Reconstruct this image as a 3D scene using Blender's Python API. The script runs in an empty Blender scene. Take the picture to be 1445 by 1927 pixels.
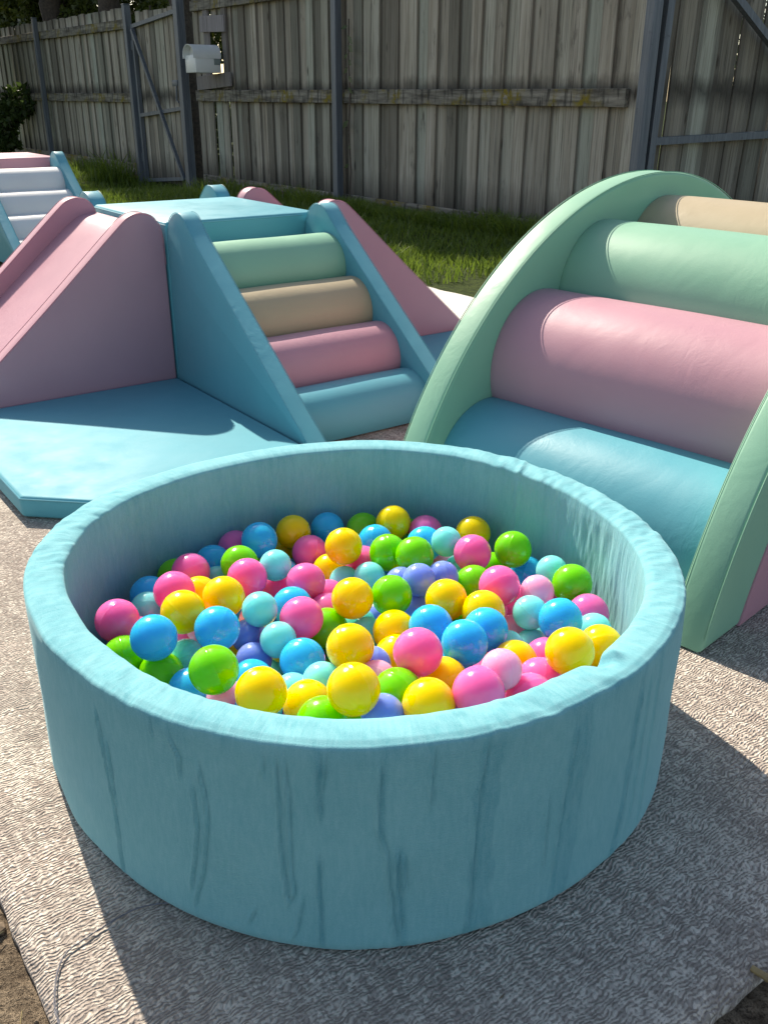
import bpy, bmesh, math, random
import numpy as np
from mathutils import Vector, Matrix

random.seed(7)
rng = np.random.default_rng(11)
scene = bpy.context.scene
col = scene.collection
R = math.radians

# ------------------------------------------------------------------ camera
PITCH, ROLL = 0.4241, 0.0055
fw = Vector((0, math.cos(PITCH), -math.sin(PITCH)))
up0 = Vector((0, math.sin(PITCH), math.cos(PITCH)))
rt0 = Vector((1, 0, 0))
rt = math.cos(ROLL) * rt0 + math.sin(ROLL) * up0
up = -math.sin(ROLL) * rt0 + math.cos(ROLL) * up0
cam_d = bpy.data.cameras.new('camera')
cam_d.sensor_fit = 'VERTICAL'
cam_d.sensor_height = 36
cam_d.lens = 1730.7 / 1927 * 36
cam_d.clip_start = 0.02
cam_d.clip_end = 500
cam = bpy.data.objects.new('camera', cam_d)
cam.matrix_world = Matrix(((rt.x, up.x, -fw.x, 0), (rt.y, up.y, -fw.y, 0), (rt.z, up.z, -fw.z, 0.8771), (0, 0, 0, 1)))
col.objects.link(cam)
scene.camera = cam

# ------------------------------------------------------------------ sky and sun
SUN_AZ, SUN_EL = R(-60.5), R(41.0)        # direction the light travels
world = bpy.data.worlds.new('World')
scene.world = world
world.use_nodes = True
wn = world.node_tree
sky = wn.nodes.new('ShaderNodeTexSky')
sky.sky_type = 'NISHITA'
sky.sun_disc = False
sky.sun_elevation = SUN_EL
sky.sun_rotation = math.atan2(-math.cos(SUN_AZ), -math.sin(SUN_AZ))
bg = wn.nodes['Background']
bg.inputs['Strength'].default_value = 0.092
sky.air_density = 0.9
sky.dust_density = 1.0
sky.ozone_density = 0.0
wn.links.new(sky.outputs['Color'], bg.inputs['Color'])
sun_d = bpy.data.lights.new('sun', 'SUN')
sun_d.energy = 3.7
sun_d.angle = R(0.53)
sun_d.color = (1.0, 0.965, 0.91)
sun = bpy.data.objects.new('sun', sun_d)
trav = Vector((math.cos(SUN_EL) * math.cos(SUN_AZ), math.cos(SUN_EL) * math.sin(SUN_AZ), -math.sin(SUN_EL)))
sun.rotation_euler = trav.to_track_quat('-Z', 'Y').to_euler()
sun.location = (-4, 8, 8)
col.objects.link(sun)
scene.view_settings.view_transform = 'Standard'
scene.view_settings.look = 'None'
scene.view_settings.exposure = 1.04
scene.view_settings.gamma = 1.0
scene.view_settings.use_white_balance = True      # camera balanced for the open shade
scene.view_settings.white_balance_temperature = 7400
scene.view_settings.use_curve_mapping = False

# ------------------------------------------------------------------ helpers
def tag(o, label=None, cat=None, group=None, kind=None):
    if label: o['label'] = label
    if cat: o['category'] = cat
    if group: o['group'] = group
    if kind: o['kind'] = kind
    return o

def empty(name, loc=(0, 0, 0), rz=0.0):
    o = bpy.data.objects.new(name, None)
    o.empty_display_size = 0.05
    o.location = loc
    o.rotation_euler = (0, 0, rz)
    col.objects.link(o)
    return o

def link(name, me, mat=None, parent=None, loc=(0, 0, 0), rot=(0, 0, 0)):
    o = bpy.data.objects.new(name, me)
    if mat is not None and not me.materials:
        me.materials.append(mat)
    o.parent = parent
    o.location = loc
    o.rotation_euler = rot
    col.objects.link(o)
    return o

def mesh_np(name, v, f, smooth=False, angle=None):
    me = bpy.data.meshes.new(name)
    v = np.asarray(v, dtype=np.float32)
    if isinstance(f, np.ndarray):
        n, k = f.shape
        me.vertices.add(len(v)); me.vertices.foreach_set('co', v.ravel())
        me.loops.add(n * k); me.loops.foreach_set('vertex_index', f.astype(np.int32).ravel())
        me.polygons.add(n); me.polygons.foreach_set('loop_start', np.arange(0, n * k, k, dtype=np.int32))
        me.update(calc_edges=True)
    else:
        me.from_pydata(v.tolist(), [], f)
        me.update()
    me.validate()
    if smooth:
        me.polygons.foreach_set('use_smooth', np.ones(len(me.polygons), dtype=bool))
    if angle:
        bm = bmesh.new(); bm.from_mesh(me)
        for e in bm.edges:
            if len(e.link_faces) == 2 and e.calc_face_angle(0) > angle: e.smooth = False
        for p in bm.faces: p.smooth = True
        bm.to_mesh(me); bm.free()
    return me

def bm_mesh(name, bm, angle=R(35)):
    bmesh.ops.recalc_face_normals(bm, faces=bm.faces)
    for p in bm.faces: p.smooth = True
    for e in bm.edges:
        if len(e.link_faces) == 2 and e.calc_face_angle(0) > angle: e.smooth = False
    me = bpy.data.meshes.new(name); bm.to_mesh(me); bm.free()
    return me

def box_bm(bm, x0, x1, y0, y1, z0, z1, bev=0.0, seg=2):
    vs = [bm.verts.new(p) for p in ((x0,y0,z0),(x1,y0,z0),(x1,y1,z0),(x0,y1,z0),(x0,y0,z1),(x1,y0,z1),(x1,y1,z1),(x0,y1,z1))]
    fs = [bm.faces.new([vs[i] for i in q]) for q in ((0,3,2,1),(4,5,6,7),(0,1,5,4),(1,2,6,5),(2,3,7,6),(3,0,4,7))]
    if bev > 0:
        es = list({e for f in fs for e in f.edges})
        bmesh.ops.bevel(bm, geom=es, offset=bev, segments=seg, affect='EDGES', profile=0.5)

def box_me(name, *a, bev=0.0, seg=2):
    bm = bmesh.new(); box_bm(bm, *a, bev=bev, seg=seg)
    return bm_mesh(name, bm)

def prism_me(name, prof, x0, x1, bev=0.006, seg=3):
    """profile in (y, z), extruded along x, edges round the two faces bevelled"""
    bm = bmesh.new()
    a = [bm.verts.new((x0, p[0], p[1])) for p in prof]
    b = [bm.verts.new((x1, p[0], p[1])) for p in prof]
    n = len(prof)
    fa = bm.faces.new(a); fb = bm.faces.new(b[::-1])
    for i in range(n):
        bm.faces.new((a[i], a[(i + 1) % n], b[(i + 1) % n], b[i]))
    bmesh.ops.recalc_face_normals(bm, faces=bm.faces)
    if bev > 0:
        es = list(fa.edges) + list(fb.edges)
        bmesh.ops.bevel(bm, geom=es, offset=bev, segments=seg, affect='EDGES', profile=0.5)
    return bm_mesh(name, bm, R(30))

def tube_me(name, pts, rad, n=8, closed=False, square=False):
    pts = [Vector(p) for p in pts]
    rads = rad if isinstance(rad, (list, tuple)) else [rad] * len(pts)
    bm = bmesh.new(); rings = []
    N = len(pts)
    prev = None
    for i, p in enumerate(pts):
        if closed: d = pts[(i + 1) % N] - pts[i - 1]
        else: d = pts[min(i + 1, N - 1)] - pts[max(i - 1, 0)]
        d.normalize()
        ref = prev if prev is not None else (Vector((0, 0, 1)) if abs(d.z) < 0.9 else Vector((1, 0, 0)))
        u = ref - d * ref.dot(d)
        if u.length < 1e-5: u = d.orthogonal()
        u.normalize(); w = d.cross(u); prev = u
        ring = []
        for k in range(n):
            a = 2 * math.pi * (k + (0.5 if square else 0)) / n
            ring.append(bm.verts.new(p + (u * math.cos(a) + w * math.sin(a)) * rads[i]))
        rings.append(ring)
    M = N if closed else N - 1
    for i in range(M):
        A, B = rings[i], rings[(i + 1) % N]
        for k in range(n):
            bm.faces.new((A[k], A[(k + 1) % n], B[(k + 1) % n], B[k]))
    if not closed:
        bm.faces.new(rings[0][::-1]); bm.faces.new(rings[-1])
    return bm_mesh(name, bm, R(50))

def vnoise(x, y, px=None, seed=0):
    """value noise on numpy arrays, periodic in x when px is given"""
    r = np.random.default_rng(seed)
    T = r.random((256, 256))
    xi = np.floor(x).astype(int); yi = np.floor(y).astype(int)
    fx = x - xi; fy = y - yi
    fx = fx * fx * (3 - 2 * fx); fy = fy * fy * (3 - 2 * fy)
    def g(a, b):
        if px: a = a % px
        return T[a % 256, b % 256]
    return (g(xi, yi) * (1 - fx) + g(xi + 1, yi) * fx) * (1 - fy) + (g(xi, yi + 1) * (1 - fx) + g(xi + 1, yi + 1) * fx) * fy

# ------------------------------------------------------------------ materials
class M:
    def __init__(s, name):
        s.m = bpy.data.materials.new(name); s.m.use_nodes = True
        s.t = s.m.node_tree; s.b = s.t.nodes['Principled BSDF']
    def n(s, typ, **kw):
        nd = s.t.nodes.new(typ)
        for k, v in kw.items(): setattr(nd, k, v)
        return nd
    def l(s, a, b): s.t.links.new(a, b)
    def coord(s, which='Object', scale=(1, 1, 1), rot=(0, 0, 0)):
        tc = s.n('ShaderNodeTexCoord'); mp = s.n('ShaderNodeMapping')
        mp.inputs['Scale'].default_value = scale; mp.inputs['Rotation'].default_value = rot
        s.l(tc.outputs[which], mp.inputs['Vector']); return mp.outputs['Vector']
    def noise(s, vec, scale, detail=4, rough=0.55, dist=0.0):
        nd = s.n('ShaderNodeTexNoise')
        nd.inputs['Scale'].default_value = scale; nd.inputs['Detail'].default_value = detail
        nd.inputs['Roughness'].default_value = rough; nd.inputs['Distortion'].default_value = dist
        if vec is not None: s.l(vec, nd.inputs['Vector'])
        return nd.outputs['Fac']
    def vor(s, vec, scale, feature='F1', rnd=1.0, out='Distance'):
        nd = s.n('ShaderNodeTexVoronoi', feature=feature)
        nd.inputs['Scale'].default_value = scale; nd.inputs['Randomness'].default_value = rnd
        s.l(vec, nd.inputs['Vector']); return nd.outputs[out]
    def ramp(s, fac, stops):
        nd = s.n('ShaderNodeValToRGB'); e = nd.color_ramp.elements
        while len(e) < len(stops): e.new(0.5)
        for k, (p, c) in enumerate(stops):
            e[k].position = p
            e[k].color = (c, c, c, 1) if isinstance(c, (int, float)) else (*c, 1)
        s.l(fac, nd.inputs['Fac']); return nd.outputs['Color']
    def mix(s, fac, a, b, mode='MIX'):
        nd = s.n('ShaderNodeMix', data_type='RGBA', blend_type=mode)
        for sock, v in ((nd.inputs[0], fac), (nd.inputs[6], a), (nd.inputs[7], b)):
            if isinstance(v, bpy.types.NodeSocket): s.l(v, sock)
            elif isinstance(v, (int, float)): sock.default_value = v
            else: sock.default_value = (*v, 1)
        return nd.outputs[2]
    def math(s, op, a, b=None, clamp=False):
        nd = s.n('ShaderNodeMath', operation=op, use_clamp=clamp)
        for sock, v in ((nd.inputs[0], a), (nd.inputs[1], b)):
            if v is None: continue
            if isinstance(v, bpy.types.NodeSocket): s.l(v, sock)
            else: sock.default_value = v
        return nd.outputs[0]
    def bump(s, h, strength, dist, prev=None):
        nd = s.n('ShaderNodeBump')
        nd.inputs['Strength'].default_value = strength; nd.inputs['Distance'].default_value = dist
        s.l(h, nd.inputs['Height'])
        if prev is not None: s.l(prev, nd.inputs['Normal'])
        return nd.outputs['Normal']
    def set(s, **kw):
        for k, v in kw.items():
            i = s.b.inputs[k.replace('_', ' ')]
            if isinstance(v, bpy.types.NodeSocket): s.l(v, i)
            elif isinstance(v, tuple) and len(v) == 3 and i.type == 'RGBA': i.default_value = (*v, 1)
            else: i.default_value = v
        return s

def vinyl(name, c, rough=0.43):
    m = M(name)
    v = m.coord('Object')
    big = m.noise(v, 2.2, 3); fine = m.noise(v, 260, 3, 0.6); wr = m.noise(v, 9, 3, 0.5, 0.6)
    cc = m.mix(m.ramp(big, [(0.35, 0.0), (0.7, 1.0)]), tuple(x * 0.94 for x in c), tuple(min(1, x * 1.05) for x in c))
    scuff = m.ramp(m.noise(v, 34, 5, 0.7), [(0.69, 0.0), (0.76, 0.5)])
    cc = m.mix(scuff, cc, tuple(x * 0.82 + 0.03 for x in c))
    crz = m.noise(m.coord('Object', (6, 6, 2.5)), 5.0, 4, 0.55, 1.6)
    wmask = m.ramp(m.noise(v, 3.1, 2), [(0.48, 0.0), (0.68, 1.0)])
    wr = m.math('ADD', wr, m.math('MULTIPLY', m.math('MULTIPLY', crz, wmask), 0.9))
    nr = m.bump(wr, 0.13, 0.010); nr = m.bump(fine, 0.16, 0.0010, nr)
    rr = m.ramp(m.noise(v, 14, 4), [(0.3, rough - 0.05), (0.7, rough + 0.08)])
    m.set(Base_Color=cc, Roughness=rr, Normal=nr, IOR=1.5)
    m.b.inputs['Specular IOR Level'].default_value = 0.30
    m.b.inputs['Sheen Weight'].default_value = 0.06
    return m.m

BLUE = vinyl('vinyl_blue', (0.098, 0.365, 0.445))
PINK = vinyl('vinyl_pink', (0.49, 0.255, 0.31))
MINT = vinyl('vinyl_mint', (0.235, 0.475, 0.335))
BEIGE = vinyl('vinyl_beige', (0.44, 0.36, 0.235))
BLUE_MAT = vinyl('vinyl_blue_matte', (0.105, 0.385, 0.465), 0.60)
BLUE_MAT.node_tree.nodes['Principled BSDF'].inputs['Specular IOR Level'].default_value = 0.20
WHITE = vinyl('vinyl_white', (0.72, 0.73, 0.72))
def dark(name, c):
    m = M(name); m.set(Base_Color=c, Roughness=0.55); return m.m
SEAM = {'b': dark('seam_blue', (0.085, 0.33, 0.41)), 'p': dark('seam_pink', (0.45, 0.20, 0.25)), 'g': dark('seam_mint', (0.20, 0.42, 0.29))}

def mk_velvet():
    m = M('velvet_turquoise')
    tc = m.n('ShaderNodeTexCoord'); uv = tc.outputs['UV']
    def mp(sc):
        nd = m.n('ShaderNodeMapping'); nd.inputs['Scale'].default_value = sc; m.l(uv, nd.inputs['Vector']); return nd.outputs['Vector']
    nap = m.n('ShaderNodeAttribute', attribute_name='nap').outputs['Fac']
    wrk = m.n('ShaderNodeAttribute', attribute_name='wrinkle').outputs['Fac']
    a = m.noise(mp((60, 7, 1)), 1.0, 5, 0.6, 0.8)
    b = m.noise(mp((210, 38, 1)), 1.0, 4, 0.6, 0.6)
    pile = m.noise(m.coord('Object'), 900, 2, 0.6)
    blot = m.noise(mp((14, 9, 1)), 1.0, 5, 0.65)
    ribs = m.n('ShaderNodeTexWave', wave_type='BANDS', bands_direction='Y'); m.l(mp((1, 1, 1)), ribs.inputs['Vector'])
    ribs.inputs['Scale'].default_value = 90; ribs.inputs['Distortion'].default_value = 1.2; ribs.inputs['Detail'].default_value = 1
    c = m.mix(m.ramp(blot, [(0.3, 0.0), (0.75, 1.0)]), (0.145, 0.425, 0.475), (0.185, 0.48, 0.525))
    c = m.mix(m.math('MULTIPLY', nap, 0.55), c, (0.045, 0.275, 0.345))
    c = m.mix(m.ramp(m.math('ADD', m.math('MULTIPLY', pile, 0.6), m.math('MULTIPLY', b, 0.4)), [(0.4, 0.0), (0.75, 0.42)]), c, (0.42, 0.70, 0.75))
    h = m.math('ADD', m.math('MULTIPLY', a, 1.0), m.math('MULTIPLY', b, 0.55))
    h = m.math('MULTIPLY', h, wrk)
    nr = m.bump(h, 0.6, 0.0045)
    rb = m.n('ShaderNodeAttribute', attribute_name='ribs').outputs['Fac']
    nr = m.bump(m.math('MULTIPLY', ribs.outputs['Fac'], rb), 0.14, 0.0009, nr)
    nr = m.bump(pile, 0.35, 0.0010, nr)
    m.set(Base_Color=c, Roughness=0.85, Normal=nr)
    m.b.inputs['Specular IOR Level'].default_value = 0.15
    m.b.inputs['Sheen Weight'].default_value = 0.28
    m.b.inputs['Sheen Roughness'].default_value = 0.35
    m.b.inputs['Sheen Tint'].default_value = (0.72, 0.94, 1.0, 1)
    return m.m
VELVET = mk_velvet()

def ball_mat(name, c, trans=0.0):
    m = M(name)
    v = m.coord('Object')
    n = m.noise(v, 30, 3)
    cc = m.mix(m.ramp(n, [(0.4, 0.0), (0.7, 1.0)]), c, tuple(x * 0.93 for x in c))
    scr = m.ramp(m.noise(v, 160, 4, 0.7), [(0.5, 0.16), (0.75, 0.30)])
    m.set(Base_Color=cc, Roughness=scr, Normal=m.bump(m.noise(v, 22, 2), 0.05, 0.002))
    m.b.inputs['IOR'].default_value = 1.45
    # light spreads inside the thin milky plastic
    m.b.inputs['Subsurface Weight'].default_value = 1.0
    m.b.inputs['Subsurface Radius'].default_value = (1.0, 1.0, 1.0)
    m.b.inputs['Subsurface Scale'].default_value = 0.045
    return m.m
BALLC = {'Y': ('yellow', (1.0, 0.63, 0.002)), 'B': ('sky blue', (0.006, 0.47, 0.90)), 'G': ('lime green', (0.16, 0.63, 0.008)),
         'P': ('hot pink', (1.0, 0.15, 0.42)), 'T': ('pale turquoise', (0.19, 0.74, 0.72)), 'L': ('pale pink', (0.96, 0.38, 0.58)),
         'V': ('periwinkle', (0.19, 0.29, 0.80))}
BALLM = {k: ball_mat('ball_' + v[0].replace(' ', '_'), v[1]) for k, v in BALLC.items()}

def mk_wood(name, tint=(0.58, 0.52, 0.43), tint2=(0.35, 0.295, 0.225), green=(0.42, 0.465, 0.385), stain_and_lap_shade=True):
    m = M(name)
    oi = m.n('ShaderNodeObjectInfo').outputs['Random']
    tc = m.n('ShaderNodeTexCoord')
    add = m.n('ShaderNodeVectorMath', operation='ADD')
    comb = m.n('ShaderNodeCombineXYZ')
    m.l(m.math('MULTIPLY', oi, 37.0), comb.inputs[0]); m.l(m.math('MULTIPLY', oi, 11.0), comb.inputs[1])
    m.l(tc.outputs['Object'], add.inputs[0]); m.l(comb.outputs[0], add.inputs[1])
    def mp(sc):
        nd = m.n('ShaderNodeMapping'); nd.inputs['Scale'].default_value = sc; m.l(add.outputs[0], nd.inputs['Vector']); return nd.outputs['Vector']
    grain = m.noise(mp((95, 95, 2.2)), 1.0, 5, 0.65, 0.5)
    streak = m.noise(mp((22, 22, 0.9)), 1.0, 4, 0.6)
    blot = m.noise(mp((7, 7, 2.4)), 1.0, 5, 0.65)
    c = m.mix(m.ramp(streak, [(0.32, 0.0), (0.68, 1.0)]), tint2, tint)
    c = m.mix(m.ramp(oi, [(0.0, 0.0), (0.45, 0.15), (0.6, 0.8), (0.75, 0.1), (1.0, 0.55)]), c, green)
    c = m.mix(m.ramp(m.math('FRACT', m.math('MULTIPLY', oi, 7.3)), [(0.0, 0.0), (0.5, 0.25), (1.0, 0.8)]), c, (0.13, 0.115, 0.09))
    c = m.mix(m.ramp(grain, [(0.28, 0.75), (0.5, 0.0)]), c, (0.045, 0.04, 0.033))
    if stain_and_lap_shade:
        sep = m.n('ShaderNodeSeparateXYZ'); m.l(tc.outputs['Object'], sep.inputs[0])
        z = sep.outputs['Z']
        # black mould above the middle rail and at the foot, ragged edge
        zz = m.math('ADD', z, m.math('MULTIPLY', m.math('SUBTRACT', blot, 0.5), -0.22))
        s1 = m.ramp(m.math('DIVIDE', zz, 2.0), [(0.0, 0.8), (0.06, 0.6), (0.16, 0.0), (0.40, 0.0), (0.455, 0.75), (0.475, 0.6), (0.51, 0.0), (0.86, 0.0), (0.95, 0.6)])
        c = m.mix(s1, c, (0.022, 0.020, 0.018))
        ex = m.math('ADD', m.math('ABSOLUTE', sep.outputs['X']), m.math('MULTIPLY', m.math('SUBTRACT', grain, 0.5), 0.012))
        c = m.mix(m.ramp(m.math('MULTIPLY', ex, 10.0), [(0.46, 0.0), (0.56, 0.5)]), c, (0.08, 0.07, 0.058))  # edge dirt, darkened in the colour so the laps read as shadow lines
    c = m.mix(m.ramp(blot, [(0.62, 0.0), (0.74, 0.75)]), c, (0.035, 0.032, 0.028))
    kd = m.vor(mp((9, 9, 2.3)), 1.0, 'F1', 1.0)
    c = m.mix(m.ramp(kd, [(0.05, 0.8), (0.12, 0.0)]), c, (0.05, 0.04, 0.03))
    m.set(Base_Color=c, Roughness=0.9, Normal=m.bump(grain, 0.6, 0.004))
    m.b.inputs['Specular IOR Level'].default_value = 0.2
    return m.m
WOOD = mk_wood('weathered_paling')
WOODB = mk_wood('weathered_board', (0.36, 0.33, 0.32), (0.24, 0.21, 0.20), (0.28, 0.26, 0.27), stain_and_lap_shade=False)

def mk_rail():
    m = M('mossy_rail')
    v = m.coord('Object')
    st = m.noise(m.coord('Object', (3, 30, 30)), 1.0, 5, 0.6)
    c = m.mix(m.ramp(st, [(0.35, 0.0), (0.65, 1.0)]), (0.08, 0.07, 0.055), (0.30, 0.275, 0.225))
    c = m.mix(m.ramp(m.noise(m.coord('Object', (26, 8, 5)), 1.0, 4), [(0.5, 0.0), (0.62, 0.8)]), c, (0.03, 0.026, 0.022))
    mo = m.math('MULTIPLY', m.ramp(m.noise(v, 3.1, 2), [(0.5, 0.0), (0.62, 1.0)]), m.ramp(m.noise(v, 26, 4, 0.7), [(0.42, 0.0), (0.58, 1.0)]))
    c = m.mix(mo, c, (0.20, 0.15, 0.008))
    m.set(Base_Color=c, Roughness=0.95, Normal=m.bump(st, 0.6, 0.006))
    return m.m
RAIL = mk_rail()

def mk_steel():
    m = M('galvanised_steel')
    v = m.coord('Object')
    a = m.noise(m.coord('Object', (60, 60, 3)), 1.0, 4); b = m.noise(v, 18, 5, 0.7)
    c = m.mix(m.ramp(a, [(0.3, 0.0), (0.7, 1.0)]), (0.085, 0.10, 0.12), (0.155, 0.175, 0.20))
    c = m.mix(m.ramp(b, [(0.62, 0.0), (0.72, 0.6)]), c, (0.045, 0.047, 0.05))
    m.set(Base_Color=c, Roughness=0.5, Metallic=0.25, Normal=m.bump(b, 0.15, 0.002))
    return m.m
STEEL = mk_steel()

def mk_rug():
    m = M('loop_pile_rug')
    tc = m.n('ShaderNodeTexCoord')
    wob = m.noise(tc.outputs['Object'], 30, 2)
    mp = m.n('ShaderNodeMapping'); m.l(tc.outputs['Object'], mp.inputs['Vector'])
    dv = m.n('ShaderNodeVectorMath', operation='MULTIPLY_ADD')
    cm = m.n('ShaderNodeCombineXYZ'); m.l(wob, cm.inputs[0]); m.l(wob, cm.inputs[1])
    m.l(cm.outputs[0], dv.inputs[0]); dv.inputs[1].default_value = (0.012, 0.02, 0); m.l(mp.outputs['Vector'], dv.inputs[2])
    def sc(s3):
        nd = m.n('ShaderNodeMapping'); nd.inputs['Scale'].default_value = s3; m.l(dv.outputs[0], nd.inputs['Vector']); return nd.outputs['Vector']
    v = tc.outputs['Object']
    lv = sc((185, 230, 1))
    d = m.vor(lv, 1.0, 'F1', 0.75); vc = m.vor(lv, 1.0, 'F1', 0.75, 'Color')
    sep = m.n('ShaderNodeSeparateColor'); m.l(vc, sep.inputs[0])
    rib = m.n('ShaderNodeTexWave', wave_type='BANDS', bands_direction='Y'); m.l(dv.outputs[0], rib.inputs['Vector'])
    rib.inputs['Scale'].default_value = 66; rib.inputs['Distortion'].default_value = 5.5
    rib.inputs['Detail'].default_value = 3; rib.inputs['Detail Scale'].default_value = 1.4; rib.inputs['Detail Roughness'].default_value = 0.65
    rf = rib.outputs['Fac']
    pat = m.noise(sc((2.2, 5.0, 1)), 1.0, 6, 0.68, 0.8)
    pat2 = m.noise(sc((9, 3.0, 1)), 1.0, 5, 0.65, 0.6)
    lines = m.noise(sc((60, 1.6, 1)), 1.0, 3, 0.6)
    fz = m.noise(sc((420, 420, 1)), 1.0, 3, 0.7)
    c = m.mix(m.ramp(pat, [(0.34, 0.0), (0.64, 1.0)]), (0.56, 0.495, 0.425), (0.74, 0.67, 0.585))
    thr = m.math('ADD', m.math('MULTIPLY', pat2, 0.85), m.math('MULTIPLY', sep.outputs[0], 0.30))
    c = m.mix(m.ramp(thr, [(0.50, 0.0), (0.70, 0.75)]), c, (0.27, 0.225, 0.20))
    thr3 = m.math('ADD', m.math('MULTIPLY', lines, 0.9), m.math('MULTIPLY', sep.outputs[2], 0.25))
    c = m.mix(m.ramp(thr3, [(0.57, 0.0), (0.70, 0.55)]), c, (0.30, 0.25, 0.225))
    c = m.mix(m.ramp(m.math('ADD', m.math('MULTIPLY', pat, 0.9), m.math('MULTIPLY', sep.outputs[1], 0.35)), [(0.66, 0.0), (0.85, 0.3)]), c, (0.58, 0.43, 0.36))
    gro = m.math('ADD', m.math('MULTIPLY', rf, 0.48), m.math('MULTIPLY', m.math('SUBTRACT', 0.75, d), 0.85))
    c = m.mix(m.ramp(gro, [(0.16, 0.75), (0.46, 0.0)]), c, (0.21, 0.175, 0.15))
    h = m.math('ADD', gro, m.math('MULTIPLY', fz, 0.35))
    big = m.noise(v, 5, 3)
    nr = m.bump(big, 0.4, 0.02); nr = m.bump(h, 0.75, 0.0042, nr)
    m.set(Base_Color=c, Roughness=0.95, Normal=nr)
    m.b.inputs['Specular IOR Level'].default_value = 0.1
    return m.m
RUG = mk_rug()

def mk_ground():
    m = M('garden_ground')
    v = m.coord('Object')
    a = m.noise(v, 2.0, 6, 0.65); b = m.noise(v, 38, 6, 0.7); c_ = m.noise(v, 220, 3, 0.7)
    soil = m.mix(m.ramp(b, [(0.32, 0.0), (0.7, 1.0)]), (0.085, 0.060, 0.040), (0.34, 0.265, 0.185))
    soil = m.mix(m.ramp(c_, [(0.36, 0.7), (0.5, 0.0)]), soil, (0.035, 0.024, 0.016))
    turf = m.mix(m.ramp(b, [(0.35, 0.0), (0.65, 1.0)]), (0.02, 0.035, 0.008), (0.07, 0.10, 0.02))
    sep = m.n('ShaderNodeSeparateXYZ'); m.l(v, sep.inputs[0])
    f = m.math('ADD', m.math('MULTIPLY', sep.outputs['Y'], 0.25), m.math('MULTIPLY', a, 0.4))
    c = m.mix(m.ramp(f, [(0.75, 0.0), (1.0, 1.0)]), soil, turf)
    nr = m.bump(b, 0.9, 0.03); nr = m.bump(c_, 0.8, 0.006, nr)
    m.set(Base_Color=c, Roughness=0.95, Normal=nr)
    m.b.inputs['Specular IOR Level'].default_value = 0.15
    return m.m
GROUND = mk_ground()

def leaf_mat(name, c1, c2, trans=0.35):
    m = M(name)
    v = m.coord('Object')
    n = m.noise(v, 3.5, 4, 0.6)
    n2 = m.noise(v, 60, 2)
    c = m.mix(m.ramp(n, [(0.35, 0.0), (0.65, 1.0)]), c1, c2)
    c = m.mix(m.ramp(n2, [(0.4, 0.0), (0.7, 0.5)]), c, tuple(x * 1.5 for x in c2))
    m.set(Base_Color=c, Roughness=0.45)
    tr = m.n('ShaderNodeBsdfTranslucent'); m.l(c, tr.inputs['Color'])
    mx = m.n('ShaderNodeMixShader'); mx.inputs[0].default_value = trans
    m.l(m.b.outputs[0], mx.inputs[1]); m.l(tr.outputs[0], mx.inputs[2])
    m.l(mx.outputs[0], m.t.nodes['Material Output'].inputs['Surface'])
    return m.m
GRASS = leaf_mat('grass_blades', (0.065, 0.115, 0.012), (0.15, 0.215, 0.030), 0.5)
LEAF = leaf_mat('tree_leaves', (0.022, 0.045, 0.010), (0.060, 0.095, 0.022))
LEAF2 = leaf_mat('bright_leaves', (0.05, 0.075, 0.012), (0.11, 0.135, 0.025))
def simple(name, c, rough=0.8, nsc=20, amp=0.3, bumpd=0.003, metallic=0.0):
    m = M(name); v = m.coord('Object'); n = m.noise(v, nsc, 5, 0.65)
    cc = m.mix(m.ramp(n, [(0.3, 0.0), (0.7, 1.0)]), tuple(x * (1 - amp) for x in c), tuple(min(1, x * (1 + amp)) for x in c))
    m.set(Base_Color=cc, Roughness=rough, Metallic=metallic, Normal=m.bump(n, 0.4, bumpd)); return m.m
BARK = simple('bark', (0.09, 0.07, 0.055), 0.95, 30, 0.4, 0.01)
MAILW = simple('white_painted_metal', (0.72, 0.74, 0.72), 0.4, 8, 0.05, 0.001)
MAILG = simple('grey_painted_metal', (0.20, 0.24, 0.23), 0.5, 8, 0.1, 0.001)
CONC = simple('grey_concrete', (0.20, 0.19, 0.18), 0.9, 26, 0.35, 0.004)
BAMBOO = simple('dry_bamboo', (0.34, 0.24, 0.11), 0.6, 40, 0.35, 0.002)
STRAW = simple('straw', (0.45, 0.34, 0.16), 0.8, 15, 0.3, 0.001)
CLOD = simple('soil_clod', (0.17, 0.125, 0.085), 0.95, 60, 0.45, 0.004)
WIRE = simple('grey_wire', (0.16, 0.16, 0.185), 0.5, 90, 0.3, 0.001)
WAFFLE = None
def mk_waffle():
    m = M('white_waffle_mat'); v = m.coord('Object')
    e = m.vor(v, 42, 'DISTANCE_TO_EDGE', 0.0)
    c = m.mix(m.ramp(e, [(0.0, 0.0), (0.25, 1.0)]), (0.48, 0.45, 0.40), (0.80, 0.77, 0.71))
    m.set(Base_Color=c, Roughness=0.9, Normal=m.bump(e, 0.8, 0.01)); return m.m
WAFFLE = mk_waffle()

# ------------------------------------------------------------------ frames
TH = 0.6309
E1 = np.array([math.cos(TH), math.sin(TH), 0.0]); E2 = np.array([-math.sin(TH), math.cos(TH), 0.0])
F0 = np.array([-0.6629, 2.873, 0.0])
BW, BD, BZ = 0.541, 0.600, 0.530
FB = np.array([-0.163, 8.305, 0.0]); FA = R(-52.8)
FU = np.array([math.cos(FA), math.sin(FA), 0.0]); FN = np.array([-math.sin(FA), math.cos(FA), 0.0])
def EF(a, b, z=0.0): return F0 + E1 * a + E2 * b + np.array([0, 0, z])
def FF(t, n, z=0.0): return FB + FU * t + FN * n + np.array([0, 0, z])

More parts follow.
